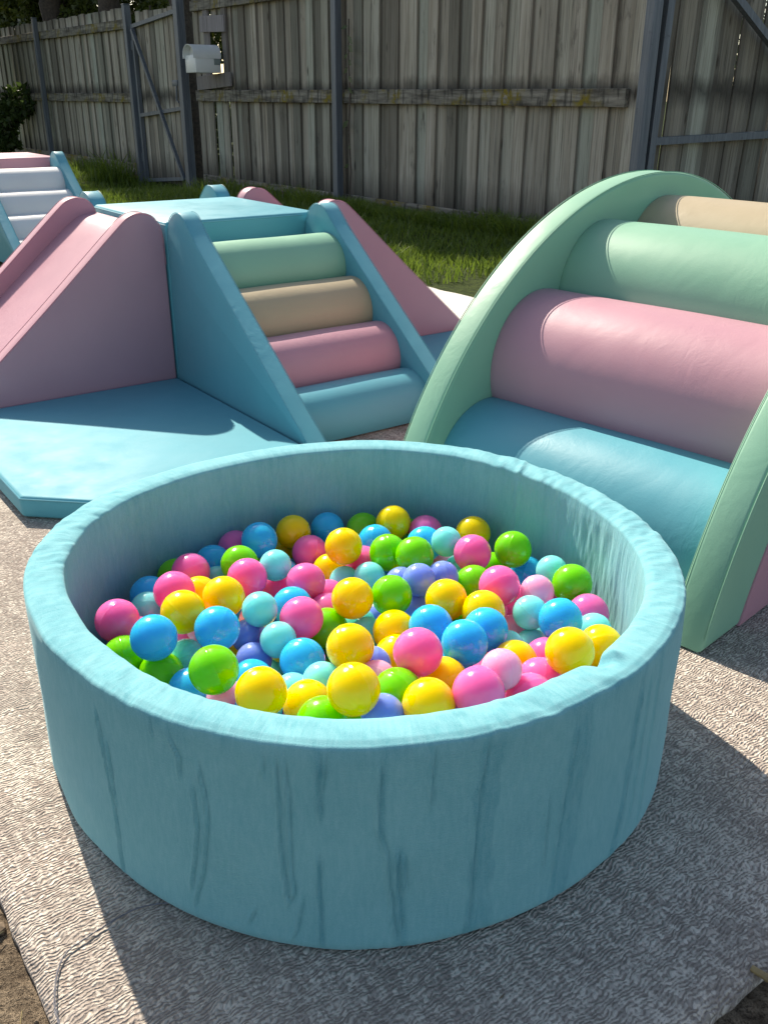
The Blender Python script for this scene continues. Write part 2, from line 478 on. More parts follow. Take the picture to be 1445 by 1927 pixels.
# ------------------------------------------------------------------ ground
def ground_z(x, y):
    dx, dy = x - FB[0], y - FB[1]
    t = dx * FU[0] + dy * FU[1]; n = dx * FN[0] + dy * FN[1]
    return -0.16 * np.exp(-((t + 3.9) / 1.1) ** 2) * np.exp(-(n / 1.3) ** 2)
def build_ground():
    gx = np.concatenate([[-250, -80, -30, -14], np.arange(-9, 9.01, 0.25), [14, 30, 80, 250]])
    gy = np.concatenate([[-60, -15, -4], np.arange(-1, 20.01, 0.25), [28, 50, 120, 300]])
    X, Y = np.meshgrid(gx, gy, indexing='ij')
    Z = ground_z(X, Y) + 0.012 * (vnoise(X * 2.1, Y * 2.1, seed=3) - 0.5) - 0.020
    v = np.stack([X, Y, Z], -1).reshape(-1, 3)
    nx, ny = len(gx), len(gy)
    i, j = np.meshgrid(np.arange(nx - 1), np.arange(ny - 1), indexing='ij')
    a = (i * ny + j).ravel()
    f = np.stack([a, a + ny, a + ny + 1, a + 1], 1)
    tag(link('ground', mesh_np('ground', v, f, smooth=True), GROUND), kind='structure')
build_ground()

# ------------------------------------------------------------------ rug
def build_rug(name, a0, a1, b0, b1, z0, z1, mat, label, wav=0.006, step=0.02):
    na = int((a1 - a0) / step); nb = int((b1 - b0) / step)
    A, B = np.meshgrid(np.linspace(0, 1, na + 1), np.linspace(0, 1, nb + 1), indexing='ij')
    X = (A - 0.5) * (a1 - a0); Y = (B - 0.5) * (b1 - b0)
    ex = np.minimum(A, 1 - A) * (a1 - a0); ey = np.minimum(B, 1 - B) * (b1 - b0)
    edge = np.minimum(ex, ey)
    jit = wav * (vnoise(X * 45, Y * 45, seed=9) - 0.5) + wav * 2.0 * (vnoise(X * 4, Y * 4, seed=10) - 0.5)
    wgt = np.clip(1 - edge / 0.05, 0, 1)
    X = X + jit * wgt; Y = Y + jit * wgt * np.where(B > 0.5, 1, -1)
    Z = z1 - (z1 - z0) * np.clip(1 - edge / 0.008, 0, 1) ** 2 + 0.0035 * (vnoise(X * 5, Y * 5, seed=12) - 0.5)
    v = np.stack([X, Y, Z], -1).reshape(-1, 3)
    ny = nb + 1
    i, j = np.meshgrid(np.arange(na), np.arange(nb), indexing='ij')
    k = (i * ny + j).ravel()
    f = np.stack([k, k + ny, k + ny + 1, k + 1], 1)
    me = mesh_np(name, v, f, smooth=True)
    o = link(name, me, mat, None, tuple(EF((a0 + a1) / 2, (b0 + b1) / 2)), (0, 0, TH))
    # turned-down border so the rug has a thickness
    bm = bmesh.new(); bm.from_mesh(me)
    be = [e for e in bm.edges if e.is_boundary]
    r = bmesh.ops.extrude_edge_only(bm, edges=be)
    for g in r['geom']:
        if isinstance(g, bmesh.types.BMVert): g.co.z = -0.026
    bm.to_mesh(me); bm.free()
    tag(o, label, 'rug')
    return o
build_rug('loop_pile_rug', -1.05, 1.45, -2.375, 1.6, -0.009, -0.001, RUG, 'cream and grey distressed loop pile rug under the ball pit')
build_rug('waffle_mat', 1.0, 1.81, -0.6, 1.9, 0.000, 0.007, WAFFLE, 'white waffle textured mat beside the lit grass behind the arch climber', 0.01, 0.04)

# ------------------------------------------------------------------ ball pit
CX, CY = -0.0383, 1.1877
RP, WP, HP = 0.4509, 0.0528, 0.2879
HARM = (0.0058, -0.0029, -0.0097, 0.0005, 0.0087, -0.0080)
FOLDS = [
 [(-99.06,.267),(-99.21,.176),(-98.57,.086),(-97.73,.072)], [(-97.87,.268),(-97.75,.178),(-97.7,.111),(-97.36,.088),(-98.28,.067)],
 [(-93.53,.271),(-93.53,.223),(-93.35,.192)], [(-93.92,.144),(-93.91,.075),(-93.72,.011)], [(-92.71,.271),(-93.18,.223)],
 [(-85.66,.264),(-85.77,.181),(-84.61,.147),(-84.03,.074),(-83.36,.017)], [(-83.17,.15),(-83.23,.089),(-82.45,.024)], [(-82.29,.142),(-81.97,.088)],
 [(-78.52,.275),(-79.0,.231),(-78.67,.199)], [(-110.33,.241),(-109.63,.171),(-111.27,.082),(-113.44,.027)], [(-111.85,.209),(-111.52,.151),(-113.6,.051)],
 [(-129.94,.25),(-129.16,.187),(-128.53,.135),(-128.61,.079),(-128.92,.01)], [(-128.3,.212),(-128.24,.183),(-127.96,.122)], [(-118.17,.275),(-117.57,.256)],
 [(-115.0,.267),(-113.39,.24),(-113.52,.211)], [(-96.04,.081),(-97.3,.032),(-98.15,.015)], [(-60.47,.174),(-60.46,.12),(-60.4,.068)], [(-103.0,.055),(-104.4,.028)],
 [(-100.85,.265),(-101.0,.241)], [(-71.2,.27),(-72.02,.22),(-72.26,.163),(-72.44,.102),(-72.56,.014)], [(-56.28,.254),(-57.52,.179),(-57.97,.119),(-58.54,.048)],
 [(-41.4,.25),(-41.97,.191),(-42.36,.121),(-43.71,.053),(-44.25,.012)], [(-38.5,.26),(-39,.15),(-40,.03)],
 [(-35,.27),(-35.6,.1),(-36,.02)]]
BANDS = [(2.0, [(-70.09,.275),(-70.74,.203),(-70.85,.129),(-71.03,.0)]), (2.1, [(-55.12,.275),(-55.4,.155),(-55.79,.078),(-57.05,.0)]),
 (1.2, [(-41.57,.27),(-41.95,.135),(-43.04,.058),(-43.99,.0)]), (0.9, [(-82.74,.16),(-82.21,.0)]), (0.8, [(-93.18,.271),(-93.48,.195)]), (0.6, [(-85.0,.27),(-85.2,.17)]), (0.5, [(-93.7,.14),(-93.5,.01)])]
def build_pit():
    root = empty('ball_pit', (CX, CY, 0.001))
    NT = 1440
    th = np.linspace(0, 2 * math.pi, NT, endpoint=False)
    # profile: outer wall up, over the rim, down the inner wall -> (inset from outer face, z, region)
    prof = []
    zo = np.concatenate([[0.0, 0.004, 0.010], np.linspace(0.016, HP - 0.022, 58)])
    for z in zo:
        ins = 0.007 * max(0, 1 - z / 0.016) ** 2
        prof.append((ins, z, 0))
    rc = 0.0065
    for a in np.linspace(0, 90, 7)[1:]:
        prof.append((rc * (1 - math.cos(R(a))), HP - rc + rc * math.sin(R(a)) - 0.002, 1))
    for s in np.linspace(rc + 0.003, WP - rc - 0.003, 9):
        prof.append((s, HP + 0.0015 * math.sin(math.pi * s / WP) - 0.001, 1))
    for a in np.linspace(0, 90, 7)[1:]:
        prof.append((WP - rc + rc * math.sin(R(a)), HP - rc + rc * math.cos(R(a)) - 0.002, 1))
    for z in np.linspace(HP - 0.022, 0.055, 34):
        prof.append((WP + 0.001, z, 2))
    prof = np.array(prof); NPF = len(prof)
    ins = prof[:, 0][None]; zz = prof[:, 1][None]; reg = prof[:, 2][None]
    T = th[:, None]
    shape = 1 + sum(HARM[2 * k] * np.cos((k + 2) * T) + HARM[2 * k + 1] * np.sin((k + 2) * T) for k in range(3))
    rr = RP * shape - ins + 0 * zz
    Z = zz + 0 * T
    deg = np.degrees(np.where(T > math.pi, T - 2 * math.pi, T)) + 0 * zz
    outer = (reg == 0) + 0 * T; rim = (reg == 1) + 0 * T; inn = (reg == 2) + 0 * T
    arcl = T * RP + 0 * zz
    # soft foam unevenness
    soft = (vnoise(T * 40 / (2 * math.pi) + 0 * zz, zz * 14 + 0 * T, 40, 21) - 0.5)
    rr = rr + 0.003 * soft
    # folds in the cover
    fold = np.zeros_like(rr); nap = np.zeros_like(rr)
    for q_ in FOLDS:
        zs = np.array([p[1] for p in q_][::-1]); ds = np.array([p[0] for p in q_][::-1])
        c = np.interp(Z, zs, ds) + 0.35 * (vnoise(Z * 40, 0 * Z + ds[0], seed=4) - 0.5)
        w = np.clip((Z - zs[0] + 0.006) / 0.018, 0, 1) * np.clip((zs[-1] + 0.006 - Z) / 0.018, 0, 1)
        dd = deg - c
        g = np.exp(-(dd / 0.22) ** 2) - 0.8 * np.exp(-((dd - 0.40) / 0.20) ** 2)
        fold += 0.0031 * g * w * outer
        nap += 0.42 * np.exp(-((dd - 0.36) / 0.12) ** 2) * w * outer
    for wd, q_ in BANDS:
        zs = np.array([p[1] for p in q_][::-1]); ds = np.array([p[0] for p in q_][::-1])
        c = np.interp(Z, zs, ds)
        w = np.clip((Z - zs[0] + 0.01) / 0.02, 0, 1) * np.clip((zs[-1] + 0.01 - Z) / 0.02, 0, 1)
        ed = wd * (0.75 + 0.5 * vnoise(Z * 30, 0 * Z + wd * 9, seed=6))
        dd = np.abs(deg - c)
        band = np.clip((ed - dd) / 0.35, 0, 1) * w * outer
        tex = vnoise(deg * 1.6, Z * 50, seed=8)
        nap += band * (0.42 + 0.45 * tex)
        fold += band * 0.0016 * (tex - 0.5)
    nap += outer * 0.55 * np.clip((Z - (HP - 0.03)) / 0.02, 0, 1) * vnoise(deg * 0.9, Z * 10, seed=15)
    rr = rr + fold
    # gathered rim: ripples across the top, strongest where the cloth is slack
    slack = np.clip(1.6 * vnoise(T * 14 / (2 * math.pi) + 0 * zz, 0 * zz + 0 * T, 14, 31) - 0.45, 0, 1)
    slack = np.maximum(slack, np.clip(1 - np.abs(deg + 62) / 26, 0, 1) * 0.9)
    slack = np.maximum(slack, np.clip(1 - np.abs(deg - 20) / 26, 0, 1) * 0.8)
    rip = vnoise(T * 260 / (2 * math.pi) + ins * 40, ins * 45 + 0 * T, 260, 33) - 0.5
    rip2 = vnoise(T * 110 / (2 * math.pi) + ins * 60, ins * 20 + 0 * T, 110, 35) - 0.5
    Z = Z + rim * (0.10 + slack) * (0.0030 * rip + 0.0026 * rip2)
    fine_w = vnoise(T * 420 / (2 * math.pi) + zz * 9, zz * 11 + 0 * T, 420, 51) - 0.5
    rr = rr + outer * 0.0011 * fine_w * np.clip(1.8 * vnoise(T * 22 / (2 * math.pi) + 0 * zz, zz * 7 + 0 * T, 22, 53) - 0.75, 0, 1)
    # inner wall: fine upright wrinkles
    rw = vnoise(T * 330 / (2 * math.pi) + 0 * zz, zz * 26 + 0 * T, 330, 37) - 0.5
    rw2 = vnoise(T * 150 / (2 * math.pi) + zz * 4, zz * 8 + 0 * T, 150, 39) - 0.5
    iw = 0.3 + 0.9 * np.clip(1 - np.abs(deg - 18) / 55, 0, 1) + 0.25 * np.clip(1 - np.abs(deg - 165) / 40, 0, 1)
    rr = rr + inn * iw * (0.0016 * rw + 0.0016 * rw2) * np.clip((HP - 0.01 - Z) / 0.02, 0, 1)
    # sewn seam across the rim and down the inside
    sm = np.exp(-((deg - 49.9 + 3 * (ins / WP)) / 0.7) ** 2)
    Z = Z + rim * 0.0032 * sm; rr = rr - inn * 0.003 * sm
    # tucked knot of cloth at the front right inner edge
    kn = np.exp(-((deg + 45.2) / 2.2) ** 2 - ((ins - WP * 0.9) / 0.016) ** 2) * (reg >= 1)
    Z = Z - 0.010 * kn + 0.008 * np.exp(-((deg + 43.0) / 1.1) ** 2 - ((ins - WP * 0.75) / 0.012) ** 2) * rim
    rr = rr + 0.006 * kn
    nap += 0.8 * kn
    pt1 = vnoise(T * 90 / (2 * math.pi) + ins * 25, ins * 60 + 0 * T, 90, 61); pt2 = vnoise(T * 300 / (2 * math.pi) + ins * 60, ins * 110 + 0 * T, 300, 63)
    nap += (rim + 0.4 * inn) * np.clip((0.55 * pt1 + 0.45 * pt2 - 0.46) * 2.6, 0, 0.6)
    wr = 0.05 * outer + rim * (0.10 + 0.40 * slack) + inn * (0.2 + 0.45 * iw)
    v = np.stack([rr * np.cos(T), rr * np.sin(T), Z], -1).reshape(-1, 3)
    i, j = np.meshgrid(np.arange(NT), np.arange(NPF - 1), indexing='ij')
    a = (i * NPF + j).ravel(); b = (((i + 1) % NT) * NPF + j).ravel()
    f = np.stack([a, b, b + 1, a + 1], 1)
    me = mesh_np('fabric_ring', v, f, smooth=True)
    for nm, arr in (('nap', np.clip(nap, 0, 1)), ('wrinkle', wr), ('ribs', outer * 1.0)):
        at = me.attributes.new(nm, 'FLOAT', 'POINT'); at.data.foreach_set('value', arr.astype(np.float32).ravel())
    uvl = me.uv_layers.new(name='UVMap')
    plen = np.concatenate([[0], np.cumsum(np.hypot(np.diff(prof[:, 0]), np.diff(prof[:, 1])))])
    U = (arcl).ravel(); V = (plen[None] + 0 * T).ravel()
    li = np.empty(len(me.loops), dtype=np.int32); me.loops.foreach_get('vertex_index', li)
    uu = U[li].copy(); vv = V[li]
    # unwrap the seam column
    ps = li // NPF
    quad = uu.reshape(-1, 4); hi = quad.max(1, keepdims=True) > 2.0; quad[(quad < 0.5) & hi] += 2 * math.pi * RP
    uvl.data.foreach_set('uv', np.stack([quad.ravel(), vv], 1).astype(np.float32).ravel())
    link('fabric_ring', me, VELVET, root)
    n = 96
    vf = [(0, 0, 0.055)] + [((RP - WP + 0.004) * math.cos(2 * math.pi * k / n), (RP - WP + 0.004) * math.sin(2 * math.pi * k / n), 0.055) for k in range(n)]
    ff = [(0, 1 + k, 1 + (k + 1) % n) for k in range(n)]
    link('pit_floor', mesh_np('pit_floor', vf, ff), BLUE, root)
    tag(root, 'round turquoise velvet ball pit with wrinkled cover, full of plastic balls', 'ball pit')
build_pit()

# ------------------------------------------------------------------ balls
BALLS = "B-216,1436,174;Y-163,1496,161;B-104,1535,149;G-238,1351,171;P-130,1448,144;Y-67,1377,192;P-315,1330,167;B-294,1411,142;T-174,1313,189;Y-185,1522,111;P-318,1225,189;P-214,1274,187;Y-92,1403,131;T-279,1358,135;P-173,1334,139;P-123,1280,176;Y-237,1192,199;Y-283,1126,212;T-363,1230,157;P-90,1307,132;T-178,1150,203;B-139,1221,166;P-118,1149,189;B-229,1090,207;V-196,1149,158;P-379,1131,194;B-307,1053,215;L-261,1152,169;G-84,1183,151;T-147,1102,182;T-279,1105,151;G-358,1081,165;G-303,1055,155;G-211,965,224;V-183,1102,148;B-110,1062,174;B-176,1027,162;Y-146,916,225;Y-93,943,188;T-119,1009,160;T-79,996,186;B-252,1007,162;B-157,944,172;G-71,888,203;Y-46,1192,198;Y-43,1020,223;Y-34,884,253;T-38,1220,138;T-65,1355,138;L-201,978,171;Y-292,1275,154;B-373,1284,149;P-263,1463,145;G-38,1539,147;Y17,1507,176;P75,1502,159;B-15,1457,161;G40,1546,134;G7,1373,183;G50,1333,198;B71,1438,167;T106,1401,190;Y159,1482,167;P147,1364,187;G217,1385,184;P-34,1400,147;T-23,1328,160;L107,1450,127;V28,1290,171;V94,1296,179;T129,1399,138;G188,1415,129;V55,1256,195;G146,1309,159;P176,1231,199;L234,1230,190;T273,1325,175;G294,1264,185;B246,1396,131;Y93,1191,197;G12,1217,189;Y145,1159,196;T216,1177,184;L297,1277,131;P310,1209,163;B253,1137,196;B67,1120,194;B142,1099,202;B108,1043,216;T-24,1174,148;Y16,1144,171;Y19,1083,167;P44,989,236;L196,1199,138;T218,1155,140;T307,1154,168;Y237,994,235;Y299,1080,187;P230,1102,152;L145,950,237;Y179,1058,175;Y79,997,187;G18,944,206;Y54,898,223;P113,905,235;P204,1002,184;P183,947,197;V0,892,211;P244,1044,164;T178,1129,154;B93,1073,166;V47,1253,143;T56,1305,129;V-8,1258,127;L-8,990,193;V-15,1042,181;L92,871,85;G194,1255,90;B54,1192,134;L-22,1426,85;L244,970,85;T-72,1092,85;P-71,1552,90;V80,1019,85;V42,1134,120;Y-265,1144,90;B-147,1479,90;B-119,938,90;T-49,1375,85;T-208,1144,85;T52,1167,85;P197,1095,90;B-230,1094,90;V-169,961,85;P-121,1067,90;L-256,1408,85;Y-328,1408,90;V-309,955,85;P-87,843,90;V98,955,120;P-400,1218,90;P230,1175,90;G282,1009,90;B73,1473,90;P-87,1243,143;P157,1379,90;B-270,1209,90;P-74,1448,90;G108,1182,90;B192,990,90;Y-234,881,90;P-214,1358,90;P-368,1179,137;Y133,1238,90;B-38,1287,90;L128,1030,126;P-311,1323,90;B-207,1432,90;Y31,1010,131;T-74,899,85;B-123,1200,90;T-349,1242,85;T-279,1069,85;V-308,1109,85;P-192,1046,90;V140,1515,85;P148,1132,90;G10,1202,90;T26,1040,85;G99,1270,130;Y-319,1173,90;G-400,1157,90;B-40,1028,90;G282,1368,90;Y-66,1221,90;B-251,1310,90;P150,1085,129;B228,1441,90;G-25,984,130;T211,1389,85;Y-261,1222,149;P131,988,90;B-107,1266,90;G261,1269,90;G114,1212,143;B-287,1453,90;Y-370,1336,90;Y247,1058,90;Y-227,1179,123;B203,1335,90;G-351,1373,135;B-136,1354,90;T-181,896,85;P163,1250,142;P-312,1160,150;L5,995,85;G153,985,147;B53,909,90;P51,1080,112;G-231,1488,90;P-45,1115,127;B-98,1010,90;Y48,1356,90;Y94,1316,90;L34,1520,85;Y308,1312,90;G325,1226,90;G-170,1103,90;B-176,1394,126;G-32,823,108;P255,1322,120;T-153,1008,85;Y-146,1167,137;B-10,1553,90;P-41,1499,90;B54,970,90;P-114,1127,90;T-353,1129,85;P87,1532,90;G153,1300,90;Y170,1189,90;B52,833,90;L-161,1256,85;T-231,1397,126;L154,1038,85;B87,1125,90;Y-209,904,141;Y43,1416,90;Y-1,874,90;G-221,944,90;L3,1323,85;G-226,1251,90;G-63,1160,90;Y-134,1419,90;B12,1469,90;G103,1408,90;Y308,1064,90;P0,941,90;B29,1275,90;B253,1119,90;P107,1067,90;B-184,1206,90;P-59,952,90;G-387,1087,90;T145,917,85;T-160,1157,85;P291,1175,90;P-4,1142,90;P310,1121,111;T235,1226,113;P204,1294,136;Y72,1232,90;L112,1148,134;B-333,1058,90;B-318,1222,126;P-390,1278,90;B-10,1081,90;B-191,1301,90;Y-293,1265,90;G-132,880,105;L-197,1228,140;P-131,1541,90;V-1,1382,85;L-271,1361,85;L197,1042,107;T-96,1499,85"
NVIS = 116
def ball_mesh(rad):
    nu, nv = 40, 22
    v = [(0, 0, rad)]
    lat = list(np.linspace(math.pi / 2, -math.pi / 2, nv + 1)[1:-1])
    lat = sorted(set([round(x, 5) for x in lat] + [0.035, -0.035, 0.018, -0.018, 0.0]), reverse=True)
    for la in lat:
        r = rad * (1.009 if abs(la) < 0.02 else 1.0)
        for k in range(nu):
            a = 2 * math.pi * k / nu
            v.append((r * math.cos(la) * math.cos(a), r * math.cos(la) * math.sin(a), r * math.sin(la)))
    v.append((0, 0, -rad)); f = []
    for k in range(nu): f.append((0, 1 + k, 1 + (k + 1) % nu))
    for i in range(len(lat) - 1):
        o = 1 + i * nu
        for k in range(nu): f.append((o + k, o + nu + k, o + nu + (k + 1) % nu, o + (k + 1) % nu))
    o = 1 + (len(lat) - 1) * nu
    for k in range(nu): f.append((o + k, len(v) - 1, o + (k + 1) % nu))
    return mesh_np('ball', v, f, smooth=True)
ORD = ['first', 'second', 'third', 'fourth', 'fifth', 'sixth', 'seventh', 'eighth', 'ninth', 'tenth', 'eleventh', 'twelfth', 'thirteenth', 'fourteenth']
def build_balls():
    meshes = {}
    for k in BALLC:
        me = ball_mesh(0.0314 if k in 'YBGP' else 0.0258); me.materials.append(BALLM[k]); meshes[k] = me
    items = []
    for i, s in enumerate(BALLS.split(';')):
        x, y, z = [float(t) / 1000 for t in s[1:].split(',')]
        items.append((s[0], x, y, z, i))
    def px(p):
        d = Vector(p[1:4]) - Vector((0, 0, 0.8771)); zc = d.dot(fw)
        return 722.5 + 1730.7 * d.dot(rt) / zc, 963.5 - 1730.7 * d.dot(up) / zc
    rows = {}
    for it in items[:NVIS]:
        x, y = px(it)
        b = 'back' if y < 1085 else ('middle' if y < 1205 else 'front')
        rows.setdefault((b, it[0]), []).append((x, it[4]))
    labels = {}
    for (b, c), l in rows.items():
        l.sort()
        for k, (x, i) in enumerate(l):
            size = '' if c in 'YBGP' else 'small '
            if len(l) == 1: labels[i] = 'only %s%s plastic ball in the %s third of the pit' % (size, BALLC[c][0], b)
            else: labels[i] = '%s %s%s plastic ball from the left in the %s third of the pit' % (ORD[k], size, BALLC[c][0], b)
    for c, x, y, z, i in items:
        o = link('plastic_ball', meshes[c], None, None, (x, y, z), (random.uniform(0, 6.28), random.uniform(0, 6.28), random.uniform(0, 6.28)))
        o['category'] = 'ball'
        if i in labels:
            o['label'] = labels[i]; o['group'] = 'plastic balls lying on top in the ball pit'
        else:
            o['label'] = '%s plastic ball mostly buried under the top layer of balls' % BALLC[c][0]
            o['group'] = 'buried %s balls' % BALLC[c][0]
build_balls()

# ------------------------------------------------------------------ soft play pieces
def smooth_prof(pts, n=4):
    """Chaikin corner cutting that keeps both ends"""
    p = [Vector((a[0], a[1], 0)) for a in pts]
    for _ in range(n):
        q_ = [p[0]]
        for a, b in zip(p[:-1], p[1:]):
            q_ += [a.lerp(b, 0.25), a.lerp(b, 0.75)]
        q_.append(p[-1]); p = q_
    return [(a.x, a.y) for a in p]

def roll_me(name, x0, x1, cy, cz, r, zmin=0.004, n=56):
    """upholstered roll along x with softly rounded ends and a flat underside where it meets the floor"""
    stations = [(0.0, 0.965), (0.003, 0.985), (0.010, 0.997), (0.022, 1.0)]
    L = x1 - x0
    xs = [(x0 + s, k) for s, k in stations] + [(x0 + L * t, 1.0 + 0.004 * math.sin(9 * t + cy * 7)) for t in np.linspace(0.08, 0.92, 14)] + [(x1 - s, k) for s, k in stations[::-1]]
    v = []; f = []
    for x, k in xs:
        for j in range(n):
            a = 2 * math.pi * j / n
            z = cz + r * k * math.sin(a)
            v.append((x, cy + r * k * math.cos(a), max(z, zmin)))
    for i in range(len(xs) - 1):
        for j in range(n):
            f.append((i * n + j, i * n + (j + 1) % n, (i + 1) * n + (j + 1) % n, (i + 1) * n + j))
    f.append(list(range(n))[::-1]); f.append([(len(xs) - 1) * n + j for j in range(n)])
    return mesh_np(name, v, f, angle=R(40))

PT = 0.055
def seam_line(prof, x, mat, parent, skip=1):
    pts = [(x, p[0], p[1]) for p in prof]
    link('seam', tube_me('seam', pts, 0.0010, 5), mat, parent)

def side_panels(root, prof_top, half, mat, seam):
    """prof_top: list of (s, z) from the platform edge over the hump to the toe"""
    prof = [(0.0, 0.0)] + prof_top + [(prof_top[-1][0], 0.0)]
    for sx in (-1, 1):
        x0, x1 = (-half, -half + PT) if sx < 0 else (half - PT, half)
        p = link('side_panel', prism_me('side_panel', prof[::-1], x0, x1), mat, root)
        for x in (x0 + 0.0012, x1 - 0.0012):
            off = [(a, b + 0.0004) for a, b in prof_top]
            seam_line(off[2:], x, seam, p)

STAIR_TOP = smooth_prof([(0.002, 0.40), (0.004, 0.500), (0.024, 0.540), (0.070, 0.566), (0.115, 0.562), (0.150, 0.532), (0.20, 0.488), (0.45, 0.302), (0.70, 0.118), (0.848, 0.012), (0.858, 0.002)], 3)
SLIDE_TOP = smooth_prof([(0.002, 0.40), (0.004, 0.505), (0.022, 0.543), (0.055, 0.561), (0.100, 0.557), (0.140, 0.526), (0.36, 0.328), (0.55, 0.164), (0.725, 0.012), (0.737, 0.002)], 3)
def stairs(loc, rz, width, pmat, seam, rolls, label, name='foam_stairs', inner=BLUE, group=None):
    root = empty(name, loc, rz); h = width / 2
    side_panels(root, STAIR_TOP, h, pmat, seam)
    wedge = [(0.002, 0.003), (0.002, 0.40), (0.12, 0.37), (0.62, 0.003)]
    link('wedge_core', prism_me('wedge_core', wedge[::-1], -h + PT + 0.001, h - PT - 0.001, 0), inner, root)
    for k, m in enumerate(rolls):
        cy, cz = 0.105 + 0.1455 * (k) + 0.040, 0.380 - 0.1147 * k
        link('roll', roll_me('roll', -h + PT - 0.004, h - PT + 0.004, cy, cz, 0.101), m, root)
    tag(root, label, 'foam stairs', group)
    return root
def slide(loc, rz, width, mat, seam, label, name='foam_slide', group=None):
    root = empty(name, loc, rz); h = width / 2
    side_panels(root, SLIDE_TOP, h, mat, seam)
    top = smooth_prof([(0.004, 0.508), (0.06, 0.505), (0.10, 0.484), (0.17, 0.428), (0.36, 0.266), (0.55, 0.106), (0.66, 0.012), (0.668, 0.003)], 3)
    prof = [(0.004, 0.003)] + top
    link('slide_surface', prism_me('slide_surface', prof[::-1], -h + PT - 0.002, h - PT + 0.002, 0), mat, root)
    tag(root, label, 'foam slide', group)
    return root
def block(loc, rz, w, d, h, mat, seam, label, name='foam_platform', group=None):
    root = empty(name, loc, rz)
    b = link('foam_block', box_me('foam_block', 0, w, 0, d, 0.002, h, bev=0.010, seg=3), mat, root)
    ring = [(0.004, 0.001, h - 0.009), (w - 0.004, 0.001, h - 0.009), (w - 0.001, 0.004, h - 0.009), (w - 0.001, d - 0.004, h - 0.009), (w - 0.004, d - 0.001, h - 0.009), (0.004, d - 0.001, h - 0.009), (0.001, d - 0.004, h - 0.009), (0.001, 0.004, h - 0.009)]
    link('seam', tube_me('seam', ring, 0.002, 5, closed=True), seam, b)
    tag(root, label, 'foam platform', group)
    return root

RZ = 0.001   # rug top
block(tuple(EF(0, 0, RZ)), TH, BW, BD, BZ - RZ, BLUE, SEAM['b'], 'turquoise square foam platform between two pink slides')
stairs(tuple(EF(BW / 2, -0.004, RZ)), TH + math.pi, BW, BLUE, SEAM['b'], [MINT, BEIGE, PINK, BLUE], 'turquoise foam stairs with mint, beige, pink and blue roll steps, facing the ball pit')
stairs(tuple(EF(BW / 2, BD + 0.004, RZ)), TH, BW, BLUE, SEAM['b'], [MINT, BEIGE, PINK, BLUE], 'turquoise foam stairs behind the platform, only their rounded panel tops showing')
slide(tuple(EF(-0.004, BD / 2, RZ)), TH + math.pi / 2, BD, PINK, SEAM['p'], 'pink foam slide running left from the turquoise platform')
slide(tuple(EF(BW + 0.004, BD / 2, RZ)), TH - math.pi / 2, BD, PINK, SEAM['p'], 'pink foam slide running right behind the roll stairs')

def mat_piece(pts, label, name='foam_mat', th=0.053):
    c = EF(*pts[0]); root_loc = (c[0], c[1], RZ)
    bm = bmesh.new()
    lo = [bm.verts.new((p[0] - pts[0][0], p[1] - pts[0][1], 0.001)) for p in pts]
    hi = [bm.verts.new((p[0] - pts[0][0], p[1] - pts[0][1], th)) for p in pts]
    n = len(pts)
    bm.faces.new(lo[::-1]); ft = bm.faces.new(hi)
    for i in range(n): bm.faces.new((lo[i], lo[(i + 1) % n], hi[(i + 1) % n], hi[i]))
    bmesh.ops.recalc_face_normals(bm, faces=bm.faces)
    bmesh.ops.bevel(bm, geom=list(bm.edges), offset=0.009, segments=3, affect='EDGES', profile=0.5)
    o = link(name, bm_mesh(name, bm, R(25)), BLUE_MAT, None, root_loc, (0, 0, TH))
    sp = [(p[0] - pts[0][0], p[1] - pts[0][1], th - 0.006) for p in pts]
    link('seam', tube_me('seam', sp, 0.0022, 5, closed=True), SEAM['b'], o)
    tag(o, label, 'foam mat')
    return o
G = 0.006
mat_piece([(-G, -G), (-0.702, -G), (-0.702, -0.697), (-0.46, -0.925), (-G, -0.925)], 'turquoise foam floor mat in the corner left of the roll stairs')
mat_piece([(BW + G, -G), (BW + G, -0.70), (BW + 0.42, -0.70), (BW + 0.70, -0.44), (BW + 0.70, -G)], 'turquoise foam floor mat between the roll stairs and the arch climber')

# second climbing set further back on the left
def second_set():
    L = np.array([-2.46, 5.75, 0.0])
    def S(a, b): return tuple(L + E1 * a + E2 * b)
    block(S(0, 0), TH, BW, BD, BZ, PINK, SEAM['p'], 'pink foam platform at the left edge in the background')
    stairs(S(BW / 2, -0.004), TH + math.pi, BW, BLUE, SEAM['b'], [WHITE] * 4, 'turquoise foam stairs with white roll steps at the left edge')
second_set()

